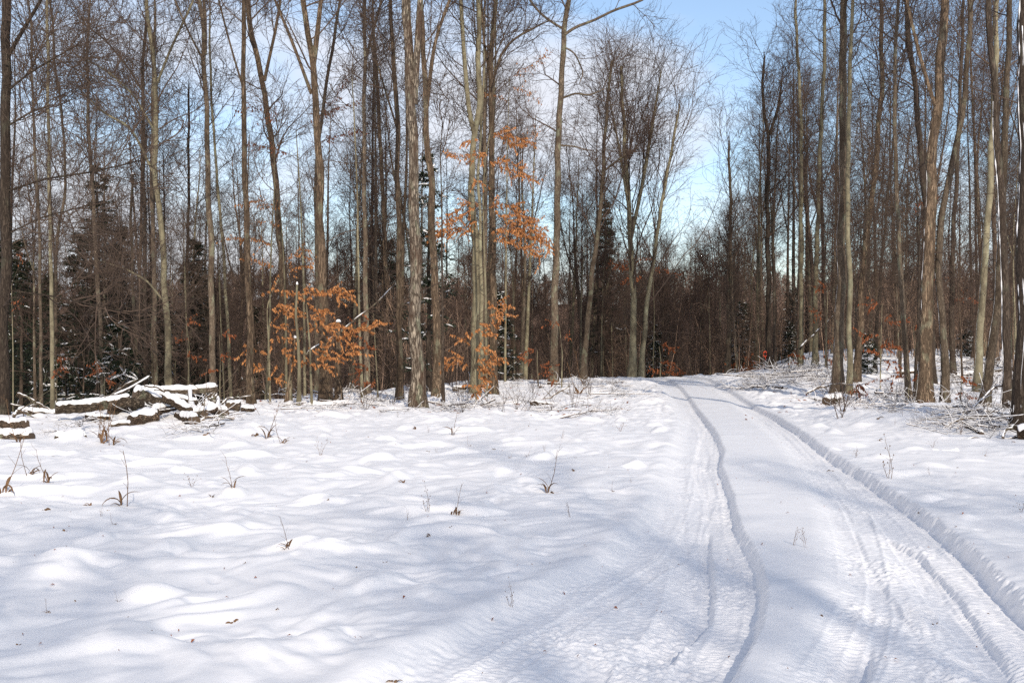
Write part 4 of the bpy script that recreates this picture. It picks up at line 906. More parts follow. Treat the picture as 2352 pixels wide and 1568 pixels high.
SM = [("rust-leaved sapling low in the shade beside the bowed olive trunk", 432, 870, 34, [[(408, 742), (430, 730), (452, 738)], [(405, 780), (425, 776), (450, 784)], [(420, 820), (440, 815), (465, 820)]], 4),
      ("rust-leaved sapling low beside the foot of the pale straight tree", 505, 880, 32, [[(480, 850), (500, 846), (520, 852)], [(470, 815), (500, 808), (525, 815)], [(505, 770), (520, 764), (540, 772)]], 4),
      ("rust-leaved sapling by the second thin trunk from the left edge", 130, 890, 31, [[(118, 852), (134, 844), (148, 852)], [(120, 820), (134, 816), (146, 822)]], 5),
      ("rust-leaved sapling at the foot of the tallest evergreen", 240, 880, 31, [[(222, 852), (238, 846), (252, 852)], [(226, 868), (240, 864), (250, 870)]], 7),
      ("rust-leaved twigs below the elbow-kinked tree at the left edge", 30, 800, 34, [[(0, 700), (20, 690), (45, 700)], [(10, 590), (30, 580), (50, 592)]], 2),
      ("orange sapling left of the lone tall tree at the edge of the snow", 1236, 868, 38, [[(1200, 826), (1224, 818), (1262, 824)], [(1210, 840), (1236, 832), (1262, 842)], [(1196, 812), (1222, 800), (1250, 812)], [(1228, 856), (1250, 850), (1262, 858)]], 6),
      ("orange twigs at the foot of the lone tall tree", 1290, 880, 37, [[(1262, 876), (1280, 868), (1296, 874)], [(1256, 745), (1278, 740), (1290, 748)], [(1288, 770), (1300, 764), (1306, 772)]], 3),
      ("rust-leaved beech brush behind the olive beeches at the end of the track", 1500, 850, 54, [[(1440, 600), (1480, 592), (1530, 604)], [(1460, 620), (1500, 612), (1560, 626)], [(1480, 640), (1450, 636), (1430, 646)], [(1400, 600), (1430, 606), (1450, 618)]], 4),
      ("low rust-leaved sapling left of where the track vanishes", 1516, 866, 52, [[(1490, 850), (1516, 840), (1540, 850)], [(1496, 836), (1520, 826), (1552, 834)], [(1510, 800), (1526, 792), (1548, 800)], [(1500, 858), (1530, 852), (1560, 858)]], 7),
      ("low rust-leaved sapling left of the ribbon-tagged tree", 1700, 856, 52, [[(1670, 840), (1696, 832), (1726, 840)], [(1680, 826), (1706, 818), (1736, 828)], [(1690, 850), (1716, 844), (1742, 850)]], 6),
      ("low rust-leaved sapling right of the ribbon-tagged tree", 1812, 846, 50, [[(1790, 836), (1812, 828), (1840, 834)], [(1800, 820), (1824, 812), (1848, 822)]], 5),
      ("rust-leaved brush left of the large pale trunk", 1896, 850, 42, [[(1870, 720), (1890, 712), (1912, 722)], [(1880, 660), (1900, 652), (1916, 664)], [(1876, 824), (1896, 818), (1914, 826)], [(1880, 780), (1896, 774), (1912, 782)]], 5),
      ("wide rust-leaved sapling between the large pale trunk and the crooked grey tree", 2022, 872, 33, [[(1975, 770), (2010, 762), (2040, 770)], [(2010, 800), (2040, 792), (2070, 800)], [(2000, 740), (2030, 732), (2070, 742)], [(1985, 800), (2010, 808), (2030, 812)], [(2020, 830), (2040, 824), (2066, 832)], [(2000, 700), (2024, 694), (2050, 702)]], 8),
      ("orange sapling between the crooked grey tree and the big furrowed trunk", 2100, 885, 31, [[(2080, 812), (2098, 806), (2116, 812)], [(2084, 748), (2100, 742), (2116, 750)], [(2090, 790), (2104, 784), (2118, 792)]], 4),
      ("dark red leafy twigs at the foot of the trunk leaning on the large pale one", 1968, 905, 28.5, [[(1950, 880), (1966, 872), (1980, 884)], [(1954, 896), (1964, 890), (1976, 900)]], 9),
      ("small red-brown seedling left of the bent trunk", 2086, 900, 27, [[(2050, 862), (2068, 856), (2090, 862)], [(2092, 868), (2106, 862), (2122, 868)]], 5),
      ("small red-brown seedling right of the bent trunk", 2206, 905, 27, [[(2190, 870), (2206, 862), (2226, 872)], [(2196, 888), (2210, 896), (2224, 908)]], 5),
      ("rust-leaved beech in the right-hand wood high behind the furrowed trunk", 2190, 870, 46, [[(2150, 640), (2180, 632), (2220, 640)], [(2180, 690), (2210, 682), (2240, 690)], [(2100, 470), (2130, 460), (2160, 470)]], 3)]
for i, (lab, bx, by, d, sp, per) in enumerate(SM):
    top = min(min(p[1] for p in q) for q in sp)
    beech(lab, [(bx, by), (bx + rf.uniform(-4, 4), (by + top) / 2), (bx + rf.uniform(-6, 6), top + 4)], 3.5, d, sp, per, seed=30 + i, m=M_LEAFR, size=.10 if d < 40 else .13)

# ---------------------------------------------------------------- logs
def ell_tube(g, P, rw, rh, sides=14):
    P = np.asarray(P); n = len(P); T = unit(np.gradient(P, axis=0)); sd = unit(np.cross(T, np.array([[0, 0, 1.0]]))); up = np.cross(sd, T)
    a = np.arange(sides) * 2 * np.pi / sides
    V = P[:, None] + sd[:, None] * (np.cos(a)[None, :, None] * rw[:, None, None]) + up[:, None] * (np.sin(a)[None, :, None] * rh[:, None, None])
    i = np.arange(n - 1)[:, None] * sides; j = np.arange(sides)[None]; j2 = (j + 1) % sides
    Q = np.stack([i + j, i + j2, i + sides + j2, i + sides + j], -1).reshape(-1, 4)
    g.raw(V.reshape(-1, 3), Q)
def log(label, p0, p1, d0, d1, r0, r1=None, th=0.07, bark=None, snow=True, bend=0.02, name='fallen_log', cover=(0.0, 1.0), lodge=None, seed=None, group=None):
    rng = np.random.default_rng(seed or int(p0[0] * 13 + p0[1]))
    A = PX(*p0, d0); B = PX(*p1, d1); r1 = r1 or r0 * .85
    n = 22; t = np.linspace(0, 1, n)[:, None]; P = A + (B - A) * t; P = P + bend * np.sin(t * math.pi) * rng.normal(0, 1, 3)[None]
    R = (r0 + (r1 - r0) * t[:, 0]) * (1 + 0.07 * perlin(t[:, 0] * 7, t[:, 0] * 0 + p0[0], 81))
    off = (A + B) / 2; root = empty(name, tuple(off)); tag(root, label, 'log', group)
    g = Geo(); g.tubes(P[None], R[None], 14); V, Q = g.arrays()
    nn = perlin(V[:, 0] * 9 + V[:, 2] * 5, V[:, 1] * 9 + V[:, 2] * 9, 82)[:, None]; ctr = np.repeat(P, 14, axis=0)
    V = V + (V - ctr) * nn * .30
    add_obj('bark', make_mesh('bark', V - off, Q, M_LOGD if bark is M_DARK else M_LOG), root)
    for e in (0, -1):              # sawn or broken ends
        rim = V[:14] if e == 0 else V[-14:]; c = P[e]; out_ = unit(P[e] - P[1 if e == 0 else -2])
        mid = c + (rim - c) * .5 + out_ * 0.004 + rng.normal(0, .004, (14, 3))
        VV = np.concatenate([rim, mid, (c + out_ * 0.006)[None]]); QQ = [[k, (k + 1) % 14, 14 + (k + 1) % 14, 14 + k] for k in range(14)] + [[14 + k, 14 + (k + 1) % 14, 14 + (k + 2) % 14, 28] for k in range(0, 14, 2)]
        add_obj('cut_end', make_mesh('cut_end', VV - off, np.array(QQ), M_CUT, smooth=False), root)
    if snow:
        m = 60; u = np.linspace(cover[0], cover[1], m); Pc = np.stack([np.interp(u, t[:, 0], P[:, k]) for k in range(3)], 1); Rc = np.interp(u, t[:, 0], R)
        e = np.minimum(1, np.minimum(np.arange(m), np.arange(m)[::-1]) / 2.5) ** .5
        nz = 0.7 + 0.8 * np.abs(perlin(u * 5 + p0[0] * .37, u * 0 + .5, 83)) + .25 * np.abs(perlin(u * 14 + p0[0] * .37, u * 0 + .5, 84)); T_ = th * nz * .6
        hh = (Rc * .55 + T_ * .5); cz = Rc * .55 + T_ * .42
        ww = Rc * (0.66 + .34 * perlin(u * 6 + p0[1] * .31, u * 0 + .5, 85)) + T_ * .10
        gs = Geo(); Pc = Pc + np.array([0, 0, 1.0]) * cz[:, None]
        ell_tube(gs, Pc, ww * e + .002, hh * e + .002); add_obj('snow', gs.mesh('snow', M_SNOWCAP, off=off), root)
    return root
log("long lichen-spotted log sloping out of the left end of the log pile", (127, 939), (300, 920), 21.0, 21.6, .10, .105, .08, M_FURR)
log("short thick rust-stained log tucked under the middle of the log pile", (255, 950), (322, 922), 21.6, 22.2, .12, .13, .03, M_FURR, snow=False)
log("thick short log lying tilted on top of the pile", (310, 900), (370, 925), 21.0, 21.4, .11, .10, .07, M_GREY)
log("slimmer dark log slanting down to the right in the middle of the pile", (378, 914), (436, 944), 20.8, 20.4, .085, .075, .08, M_DARK)
log("long topmost log of the pile pointing right, thick with snow", (318, 899), (500, 893), 22.4, 22.8, .07, .065, .11, M_GREY)
log("log at the foot of the pile, right beneath the tilted one", (298, 970), (360, 958), 20.0, 20.4, .12, .11, .09, M_DARK)
log("log at the foot of the pile with its round dark end facing the viewer", (410, 955), (448, 968), 20.8, 19.6, .10, .105, .10, M_DARK)
log("short sawn block at the right end of the log pile", (521, 930), (552, 932), 22.2, 22.2, .095, .09, .05, M_FURR)
log("snow-buried log lying in front of the pile, its sawn end facing right", (126, 1013), (192, 1006), 17.75, 18.0, .11, .10, .12, M_FURR, bend=.04)
log("log half buried in snow at the left edge, in front of the dark-ended one", (-30, 1008), (74, 1006), 18.0, 18.0, .11, .10, .11, M_FURR)
log("dark-ended log at the left edge behind the half-buried one", (-30, 968), (60, 974), 20.0, 19.6, .085, .085, .06, M_DARK)
log("small arched log peeping out left of the stripped red one", (258, 978), (300, 975), 19.8, 19.8, .05, .055, .05, M_FURR)
log("snow-thick fork of a branch draped over the right part of the pile", (436, 890), (470, 950), 21.8, 20.6, .03, .08, .14, M_GREY, bend=.12)
log("snow-thick branch slanting across the right part of the pile", (500, 918), (436, 950), 21.6, 20.7, .03, .06, .12, M_DARK, bend=.10)
log("short log sunk in snow between the hollow-ended one and the sawn block", (470, 934), (520, 948), 21.6, 21.0, .09, .07, .09, M_FURR)
log("thin bare pole jutting up left from the top of the pile", (262, 908), (344, 864), 22.2, 23.0, .032, .02, .025, M_GREY)
log("thin log wedged between the tilted one and the long topmost one", (345, 905), (452, 925), 22.0, 21.8, .05, .06, .07, M_DARK, bend=.05)
log("stubby snow-topped log leaning out at the front of the pile", (352, 948), (402, 934), 20.6, 21.2, .08, .07, .10, M_DARK, bend=.03)
log("small dark log lying across the gap under the long lichen-spotted one", (196, 958), (252, 962), 20.6, 20.8, .055, .05, .05, M_DARK)
log("knobbly snow-topped stub right beside the sawn block", (556, 938), (584, 940), 22.0, 22.0, .05, .04, .07, M_DARK)
log("buried log end showing between the pile and the weed clump to its right", (560, 985), (600, 992), 19.2, 19.2, .05, .04, .08, M_DARK)
log("low snowy hump of a log behind the left end of the pile", (40, 946), (130, 952), 23.0, 23.2, .07, .06, .09, M_GREY)
log("buried log in front of the stout trunk's foot among the copper saplings", (706, 938), (792, 931), 26.5, 26.8, .09, .08, .11, M_DARK)
log("short log with a red-brown cut end beside the big brush behind the track", (1896, 923), (1932, 918), 27.0, 27.6, .12, .11, .08, M_DARK)
log("small log on the open snow right of the track, nearest of all", (2136, 1041), (2202, 1040), 15.6, 15.6, .045, .045, .05, M_DARK)
log("dark snow-edged log chunk lying askew in the brush near the right edge", (2222, 980), (2256, 997), 18.4, 17.8, .045, .04, .03, M_DARK)
log("snowy pole lying aslant between the large pale trunk and the crooked grey tree", (2016, 897), (2064, 922), 30, 28.5, .05, .04, .04, M_GREY)
log("thick decaying log cut by the right edge, capped with snow", (2338, 1004), (2430, 985), 17.2, 17.0, .12, .15, .10, M_DARK)
log("long dark log lying flat in the snow right of the thin dark stem", (1218, 925), (1288, 931), 27.4, 27.2, .06, .05, .02, M_DARK)
log("thin snow-topped log behind the U-forked tree", (1040, 893), (1140, 889), 33, 33.5, .07, .06, .05, M_GREY)
log("fallen trunk in the shade behind the bent tree", (2190, 868), (2330, 846), 40, 43, .10, .07, .08, M_GREY)
log("half-buried fallen trunk behind the big furrowed one", (2010, 862), (2150, 852), 42, 42, .10, .08, .09, M_DARK)

def limb(label, pts, d, r, name='dead_limb', sn=.5):
    rng = np.random.default_rng(int(pts[0][0]))
    P = resample(np.array([PX(x, y, d + .1 * i) for i, (x, y) in enumerate(pts)]), 26); off = P[0]
    P = P + .03 * np.stack([perlin(np.arange(26) * .3, np.full(26, .5 + k), 91) for k in range(3)], 1)
    R_ = np.linspace(r, r * .45, 26); root = empty(name, tuple(off)); tag(root, label, 'dead limb')
    g = Geo(); g.tubes(P[None], R_[None], 7); A, a = spawn(rng, P[None], R_[None], 7, (.2, .95), (25, 60), (.3, 1.1), .5, 6, up=.02, wig=.15, rmin=.005); g.tubes(A, a, 4)
    add_obj('wood', g.mesh('wood', M_GREY, off=off), root)
    nz = np.clip(.5 + 1.2 * perlin(np.arange(26) * .45, np.full(26, .3), 92), .1, 1)
    gs = Geo(); gs.tubes((P + np.array([0, 0, 1.0]) * (R_ * .7 + .004)[:, None])[None], (R_ * 1.6 * sn * nz + .002)[None], 6); add_obj('snow', gs.mesh('snow', M_SNOWCAP, off=off), root)
limb("long crooked snow-lined limb slanting up right through the copper saplings", [(700, 815), (730, 795), (770, 775), (800, 745), (835, 720), (870, 690), (905, 655), (922, 645)], 29.5, .035)
limb("snow-lined broken pole leaning in the wood left of the large pale trunk", [(1836, 802), (1860, 778), (1886, 752), (1914, 726)], 44, .05)
for lab_, pts_, d_, r_ in (("curved snow-capped limb arching from the snow left of the log pile", [(30, 958), (44, 944), (60, 946), (84, 966)], 22, .035),
    ("crooked bare limb rising at the back of the long lichen-spotted log", [(212, 925), (250, 912), (290, 880), (318, 870)], 22.6, .022),
    ("snow-lined crooked limb drooping over the tilted log toward the right", [(330, 888), (365, 892), (400, 912), (424, 930)], 20.9, .018),
    ("forked limb poking out of the snow right of the hollow-ended log", [(452, 975), (480, 958), (506, 955), (540, 962)], 20.2, .028),
    ("bent limb sticking up at the right end of the pile above the sawn block", [(508, 930), (528, 915), (552, 912), (578, 908)], 22.0, .022),
    ("crooked dark limb crossing the snow behind the left end of the pile", [(38, 905), (62, 912), (96, 930), (128, 948)], 23.2, .024),
    ("second crooked limb behind the left end of the pile, curling upward", [(20, 930), (58, 936), (90, 926), (112, 940)], 23.6, .02),
    ("snowy limb stub under the right end of the topmost log", [(470, 925), (488, 915), (500, 905)], 21.8, .04)):
    limb(lab_, pts_, d_, r_)
for lab_, pts_, d_, r_ in (("dark crooked limb arching over the tangled heap near the right edge", [(2160, 990), (2185, 975), (2230, 958), (2290, 955), (2340, 968)], 18.6, .022),
    ("dark forked limb low in the tangled heap near the right edge", [(2200, 1022), (2240, 1008), (2290, 1012), (2350, 1000)], 17.0, .026),
    ("upright crooked limb in the tangled heap beside the blackish trunk", [(2226, 1000), (2250, 975), (2262, 955), (2288, 940)], 18.4, .02),
    ("curved dark twig limb standing before the massive right-edge trunk", [(2300, 1010), (2316, 985), (2336, 975), (2356, 990)], 17.2, .024),
    ("snow-lined limb bridging the brush at the foot of the large pale trunk", [(1850, 905), (1885, 890), (1922, 880), (1960, 884)], 29.5, .03),
    ("crooked dark limb on the snow in front of the lone tall tree", [(1222, 925), (1260, 915), (1290, 896), (1312, 884)], 29, .03)):
    limb(lab_, pts_, d_, r_)

# ---------------------------------------------------------------- brush: fallen branches with snow along them
def branch_variant(seed):
    rng = np.random.default_rng(seed)
    n = 9; t = np.linspace(0, 1, n); L = rng.uniform(1.2, 2.6)
    p = np.stack([t * L - L / 2, 0.10 * np.cumsum(rng.normal(0, .9, n)), 0.06 + 0.10 * np.abs(np.cumsum(rng.normal(0, .3, n))) * t], 1)[None]; r = (np.linspace(.020, .006, n) * rng.uniform(.6, 1.3))[None]
    A, a = spawn(rng, p, r, 8, (.1, .95), (25, 70), (.3, 1.0), .6, 7, up=.02, wig=.26, rmin=.005, flat=.55)
    B, b = spawn(rng, A, a, 5, (.15, .95), (25, 65), (.15, .5), .6, 5, up=.02, wig=.26, rmin=.0035, flat=.4)
    for X_ in (A, B): X_[:, :, 2] = np.abs(X_[:, :, 2]) * .8
    g = Geo(); g.tubes(p, r, 6); g.tubes(A, a, 4); g.tubes(B, b, 3)
    gs = Geo()
    for X_, x_ in ((p, r), (A, a)):
        gs.tubes(X_ + np.array([0, 0, 1.0]) * (x_ * .8 + .003)[:, :, None], x_ * .75 + .003, 5)
    bb = B[::5]; gs.tubes(bb + np.array([0, 0, .004]), b[::5] * .8 + .002, 4)
    return g.mesh('wood', M_TWIG), gs.mesh('snow', M_SNOWCAP)
BV = [branch_variant(600 + i) for i in range(8)]
def on_snow(px, py):
    d = F * EYE / max(py - 784, 20)
    for _ in range(30):
        z = hz((px - 1176) / F * d, d); dn = F * (EYE - z) / max(py - 784, 20)
        if dn < 3 or dn > 70: break
        d = .6 * d + .4 * dn
    d = min(d, 62)
    return (px - 1176) / F * d, d
def fallen(px, py, k, s_, rz, label, group, tilt=0.0, rise=0.0):
    x, y = on_snow(px, py)
    o = empty('fallen_branch', (x, y, hz(x, y) + rise), rz); o.scale = (s_,) * 3; o.rotation_euler = (tilt * .5, tilt, rz)
    tag(o, label, 'branch', group)
    for nm, me in zip(('wood', 'snow'), BV[k]): add_obj(nm, me, o)
rb_ = np.random.default_rng(21)
for (n_, x0, x1, y0, y1, s0, s1, lab, grp) in (
    (40, 1712, 1920, 850, 905, .5, 1.1, "snow-dusted branch in the brush pile right of the vanishing track", "branches of the brush pile right of the track"),
    (26, 1880, 2130, 905, 948, .4, .9, "snow-lined branch on the ground around the feet of the right-hand trees", "branches strewn below the right-hand trees"),
    (26, 2130, 2370, 940, 1008, .35, .8, "snow-lined branch in the tangled heap near the right edge", "branches of the heap near the right edge"),
    (22, 2150, 2352, 836, 905, .8, 1.5, "snow-covered branch in the heap between the trunks at the right", "branches between the right-hand trunks"),
    (30, 640, 1180, 886, 948, .5, 1.0, "thin dark branch on the snow at the foot of the left-hand trees", "branches strewn below the left-hand trees"),
    (24, 1160, 1440, 872, 960, .4, .9, "thin dark branch on the snow around the lone tall tree", "branches strewn near the lone tall tree"),
    (14, 10, 540, 905, 1000, .3, .8, "thin branch tangled in and around the log pile", "branches in the log pile")):
    for k in range(n_):
        fallen(rb_.uniform(x0, x1), rb_.uniform(y0, y1), int(rb_.integers(0, 8)), rb_.uniform(s0, s1), rb_.uniform(0, 6.28), lab, grp, rb_.normal(0, .22 if 'heap' in grp else .12), rb_.uniform(0, .16) if 'pile' in grp or 'heap' in grp else 0)

# ---------------------------------------------------------------- shrubs at the wood's edge
def shrub_variant(seed):
    rng = np.random.default_rng(seed); k = 6
    pts = [np.concatenate([rng.normal(0, .05, (k, 2)), np.full((k, 1), -.03)], 1)]; d = unit(np.concatenate([rng.normal(0, .35, (k, 2)), np.ones((k, 1))], 1)); L = rng.uniform(.5, 1.2, (k, 1))
    for i in range(5): d = unit(d + rng.normal(0, .07, (k, 3)) + np.array([0, 0, .05])); pts.append(pts[-1] + d * L / 5)
    P = np.stack(pts, 1); R = np.linspace(.006, .0025, 6)[None].repeat(k, 0)
    A, a = spawn(rng, P, R, 5, (.25, .97), (25, 55), (.15, .45), .6, 4, up=.06, wig=.12, rmin=.002)
    g = Geo(); g.tubes(P, R, 4); g.tubes(A, a, 3); return g.mesh('bare_shrub', M_TWIG)
SV = [shrub_variant(700 + i) for i in range(5)]
for (n_, x0, x1, y0, y1, lab, grp) in ((14, 1030, 1420, 890, 950, "knee-high leafless shrub on the snow between the thickest tree and the lone tall tree", "leafless shrubs at the middle of the wood's edge"),
                                       (10, 1880, 2300, 880, 960, "knee-high leafless shrub in the snow near the right-hand trees", "leafless shrubs at the right-hand wood's edge"),
                                       (8, 560, 950, 895, 945, "knee-high leafless shrub in the snow under the copper saplings", "leafless shrubs under the copper saplings")):
    for k in range(n_):
        x, y = on_snow(rb_.uniform(x0, x1), rb_.uniform(y0, y1))
        o = add_obj('bare_shrub', SV[int(rb_.integers(0, 5))], None, (x, y, hz(x, y))); o.rotation_euler = (0, 0, rb_.uniform(0, 6.28)); s_ = rb_.uniform(.6, 1.2); o.scale = (s_,) * 3
        tag(o, lab, 'shrub', grp)

# ---------------------------------------------------------------- dead weeds poking out of the snow
def weed_variant(kind, seed):
    rng = np.random.default_rng(seed); g = Geo()
    if kind in ('blades', 'curl'):
        k = 5 if kind == 'blades' else 4
        for i in range(k):
            a = rng.uniform(0, 6.28); L = rng.uniform(.10, .26) if kind == 'blades' else rng.uniform(.08, .16); n = 8; t = np.linspace(0, 1, n)
            bend = rng.uniform(1.2, 3.1); th = bend * t
            u = np.array([math.cos(a), math.sin(a), 0]); c = np.cumsum(np.sin(th)) / n * L; z = np.cumsum(np.cos(th)) / n * L
            P = u[None] * c[:, None] + np.array([0, 0, 1.0]) * z[:, None] + np.append(rng.normal(0, .02, 2), -.02); wv = np.cross(u, [0, 0, 1.0]); wd = (.010 if kind == 'blades' else .017) * np.sin(np.pi * (t * .85 + .12))
            tw = rng.normal(0, .4)
            Lf = P + (wv[None] + np.array([0, 0, tw])) * wd[:, None]; Rt = P - (wv[None] + np.array([0, 0, tw])) * wd[:, None]; up_ = P + np.cross(wv, u)[None] * wd[:, None] * .5
            g.quads(np.stack([Lf[:-1], Lf[1:], up_[1:], up_[:-1]], 1)); g.quads(np.stack([up_[:-1], up_[1:], Rt[1:], Rt[:-1]], 1))
    if kind in ('stalk', 'blades'):
        m = 3 if kind == 'stalk' else 1
        pts = [np.concatenate([rng.normal(0, .02, (m, 2)), np.full((m, 1), -.03)], 1)]; d = unit(np.concatenate([rng.normal(0, .25, (m, 2)), np.ones((m, 1))], 1)); L = rng.uniform(.2, .5, (m, 1))
        for i in range(4): d = unit(d + rng.normal(0, .1, (m, 3))); pts.append(pts[-1] + d * L / 4)
        P = np.stack(pts, 1); R = np.linspace(.0035, .0015, 5)[None].repeat(m, 0)
        A, a = spawn(rng, P, R, 4, (.3, 1), (20, 50), (.04, .14), .7, 3, up=0, wig=.2, rmin=.0015); g.tubes(P, R, 4); g.tubes(A, a, 3)
        if kind == 'stalk':
            for q in A[:, -1]: 
                V, Q = dome(q, .007, .016, 6, 3); g.raw(V, Q)
    V, Q = g.arrays(); return make_mesh('dead_weed', V, Q, M_WEED, smooth=False)
WV = {'blades': [weed_variant('blades', 800 + i) for i in range(4)], 'curl': [weed_variant('curl', 810 + i) for i in range(4)], 'stalk': [weed_variant('stalk', 820 + i) for i in range(4)]}
def weed(px, py, kind, s_, label, group=None, rz=None):
    x, y = on_snow(px, py)
    z = float(height(np.array([x]), np.array([y]))[0])
    o = add_obj('dead_weed', WV[kind][int(px) % 4], None, (x, y, z)); o.rotation_euler = (0, 0, rz if rz is not None else (px * 1.7) % 6.28); o.scale = (s_ * (.6 if group or kind == 'curl' else .72 if kind == 'stalk' else 1.0),) * 3
    o.location.z -= .012
    tag(o, label, 'weed', group)
WEEDS_NAMED = 1
for px, py, kd, s_, lab in ((282, 1160, 'blades', 1.5, "big brown tuft of bent blades alone on the left foreground snow"), (441, 1118, 'stalk', .8, "forked brown weed standing right of the big brown tuft"), (112, 1108, 'blades', 1.2, "sprawling brown tuft at the left, nearest below the half-buried logs"),
    (104, 1172, 'curl', 1.2, "small curled brown leaf clump near the left edge below the sprawling tuft"), (205, 1160, 'curl', .9, "little brown stub between the curled clump and the big brown tuft"), (536, 1120, 'blades', 1.0, "bent brown sprig right of the forked weed"),
    (487, 1140, 'curl', .9, "dark low sprig between the forked weed and the bent brown sprig"), (240, 1010, 'stalk', 1.8, "tall reddish weed cluster rising in front of the log pile"), (232, 1018, 'blades', 2.0, "brown bushy tuft at the foot of the tall reddish weed cluster"), (35, 1020, 'blades', 1.8, "brown tuft on the half-buried log at the left edge"),
    (6, 1130, 'blades', 1.6, "brown tuft cut by the left edge of the picture"), (592, 1000, 'curl', 2.0, "dark brown clump right of the log pile, leftmost of two"), (612, 1006, 'blades', 1.8, "arched brown clump right of the log pile, rightmost of two"), (1040, 998, 'blades', 1.2, "grey-brown folded leaf clump in front of the thin dark stem"),
    (955, 985, 'curl', 1.3, "red-brown leaf clump on the snow in front of the thickest tree"), (925, 1108, 'curl', 1.1, "pair of dark leaf tips in a snow dimple at mid-field"), (1263, 1130, 'blades', 1.2, "fan of pale brown blades alone in the middle of the snowfield"), (1320, 1080, 'curl', 1.1, "small dark clump above the fan of pale brown blades"),
    (980, 1175, 'stalk', .8, "thin upright sprig left of the short row of brown blades"), (1045, 1182, 'blades', .9, "short row of brown blades near the middle of the snowfield"), (985, 1230, 'curl', .8, "dark curled bit below the short row of brown blades"), (154, 1218, 'curl', .7, "tiny brown curl at the left, below the little brown stub"),
    (662, 1258, 'blades', .7, "small brown sprig on the long smooth mound"), (540, 1428, 'curl', .9, "brown leaf clump in the left foreground, largest of the nearest two"), (356, 1450, 'curl', .7, "faded leaf clump in the left foreground, farther left of the nearest two"), (822, 1304, 'curl', .6, "tiny brown tip in the foreground below the small sprig on the mound"),
    (1172, 1392, 'stalk', .5, "dark sprig on the left bank of the track"), (900, 1562, 'curl', .9, "red-brown leaf at the bottom edge of the picture"), (1822, 1252, 'stalk', .45, "dark forked sprig, left of the pair standing in the strip between the wheel lanes"), (1850, 1256, 'stalk', .5, "dark forked sprig, right of the pair standing in the strip between the wheel lanes"),
    (1880, 1410, 'curl', .5, "black curled leaf lying on the inner edge of the right wheel lane"), (2040, 1098, 'stalk', 1.4, "long leaning seed stalk on the snow right of the track"), (2018, 962, 'curl', 1.8, "round red-brown leaf clump on the sunlit hump at the right"), (2022, 1012, 'curl', 1.3, "small tan clump below the red-brown one at the right"),
    (1965, 1050, 'stalk', .7, "single short seed spike close to the right bank of the track"), (2345, 1175, 'stalk', .6, "thin sprig near the right edge in the foreground"), (1908, 1080, 'curl', .9, "dark leaf clump in the notch of the right wheel rut"), (1425, 990, 'stalk', .9, "dark sprig at the left shoulder of the track"), (2205, 1000, 'stalk', 1.2, "brown sprig below the shadowed hump at the right"), (1335, 885, 'blades', 3.2, "straw-coloured grass clump right of the lone tall tree"), (222, 1005, 'stalk', 1.9, "tall red stalks left of the tall reddish weed cluster"), (258, 1022, 'blades', 1.7, "rust-brown leafy tuft right of the brown bushy tuft before the log pile"),
    (180, 985, 'blades', 1.1, "thin dry tuft between the log pile and the snow-buried log"), (650, 1018, 'blades', 1.2, "drooping brown stems farther right of the two dark clumps by the pile"), (470, 1000, 'curl', 1.5, "curled brown leaves in the snow below the hollow-ended log"), (528, 962, 'curl', 1.9, "rust-coloured leaf clump under the sawn block"),
    (70, 1090, 'blades', 1.3, "split brown tuft left of the sprawling one"), (735, 1045, 'stalk', .9, "fine dry stem on the snow below the buried log among the saplings"), (1330, 905, 'blades', 2.6, "second straw-coloured clump nearer than the one right of the lone tall tree"), (1240, 890, 'curl', 2.6, "grey broken stump-like clump left of the lone tall tree")):
    weed(px, py, kd, s_, lab)
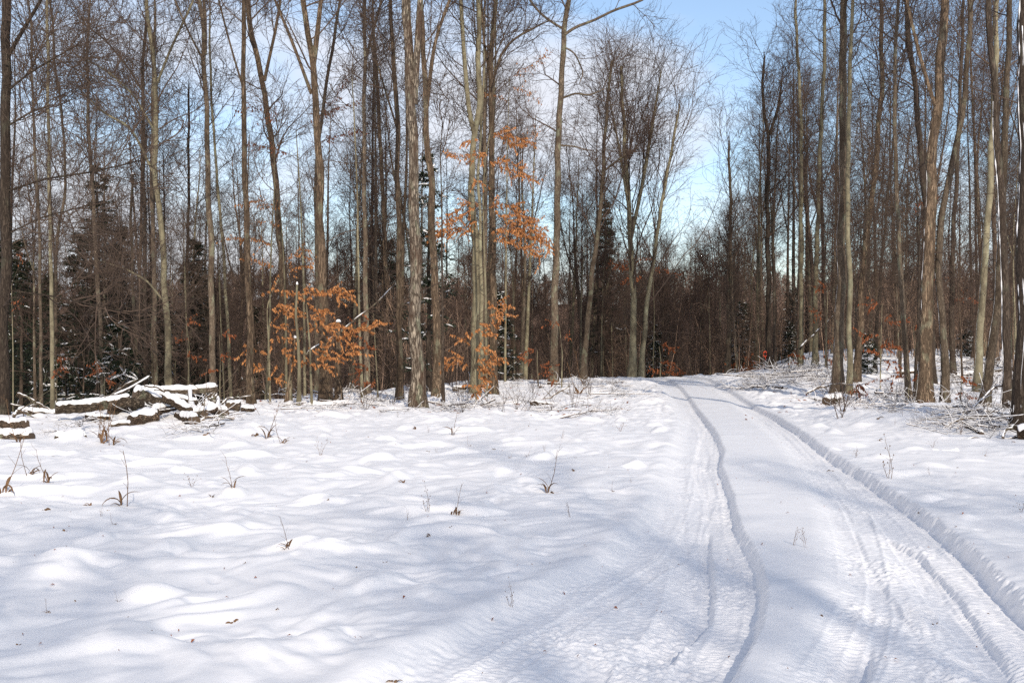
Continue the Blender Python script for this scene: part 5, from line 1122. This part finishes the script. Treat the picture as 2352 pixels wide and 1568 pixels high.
for k in range(90):
    py = 955 + 560 * rb_.random() ** 2.2; px = rb_.uniform(0, 1460) if rb_.random() < .8 else rb_.uniform(1960, 2352)
    if px > 1000 and py > 1250 and px < 1500: continue
    left = px < 1500
    weed(px, py, ('curl', 'curl', 'blades', 'curl', 'stalk')[k % 5], rb_.uniform(.3, .62) * (1 if py > 1050 else 1.3), "tiny dry weed tip poking through the snowfield left of the track" if left else "tiny dry weed tip poking through the snow right of the track", "weed tips left of the track" if left else "weed tips right of the track")

# fallen leaves and bark crumbs on the snow
g = Geo(); K = 1250
c = []
for k in range(K):
    if k < 1100:
        px = rb_.uniform(0, 2352); py = 868 + 90 * rb_.random() ** 1.3
        if 1450 < px < 1760: continue
    else: px = rb_.uniform(0, 2352); py = 950 + 600 * rb_.random() ** 1.8
    d = F * EYE / (py - 784); d = min(d, 50); c.append(((px - 1176) / F * d, d))
c = np.array(c); z = height(c[:, 0], c[:, 1]) + .008
q = np.stack([c[:, 0], c[:, 1], z], 1); K = len(q); a = rb_.uniform(0, 6.28, K); u = np.stack([np.cos(a), np.sin(a), rb_.normal(0, .35, K)], 1); v = np.stack([-np.sin(a), np.cos(a), rb_.normal(0, .35, K)], 1)
sz = np.where(c[:, 1] > 22, .045, .011)[:, None] * rb_.uniform(.4, 1.7, (K, 1))
g.quads(np.stack([q - u * sz, q - v * sz * .4 + [0, 0, .01], q + u * sz, q + v * sz * .4 + [0, 0, .006]], 1))
o = add_obj('leaf_litter', g.mesh('leaf_litter', M_LEAFR, smooth=False)); tag(o, "scattered dead leaves and bark crumbs lying on the snow", "leaf litter", kind='stuff')

# orange ribbon tied to a tree beyond the track
d = 51.6; p = PX(1757, 813, d); rt = empty('marker_ribbon', tuple(p)); tag(rt, "orange plastic ribbon tied round the dark tree beyond the right of the track", 'ribbon')
a = np.linspace(0, 2 * np.pi, 13); dia = np.stack([np.sin(a) * .075 * (1 - .0), np.full(13, -.02), np.cos(a) * .13], 1)
g = Geo(); g.tubes(dia[None], np.full((1, 13), .03), 6); add_obj('bow', g.mesh('bow', M_TAPE), rt)
g = Geo(); g.tubes(np.array([[[0, 0, -.1], [.03, -.03, -.22], [.02, -.02, -.34]]]), np.array([[.014, .014, .006]]), 4); add_obj('tail', g.mesh('tail', M_TAPE), rt)
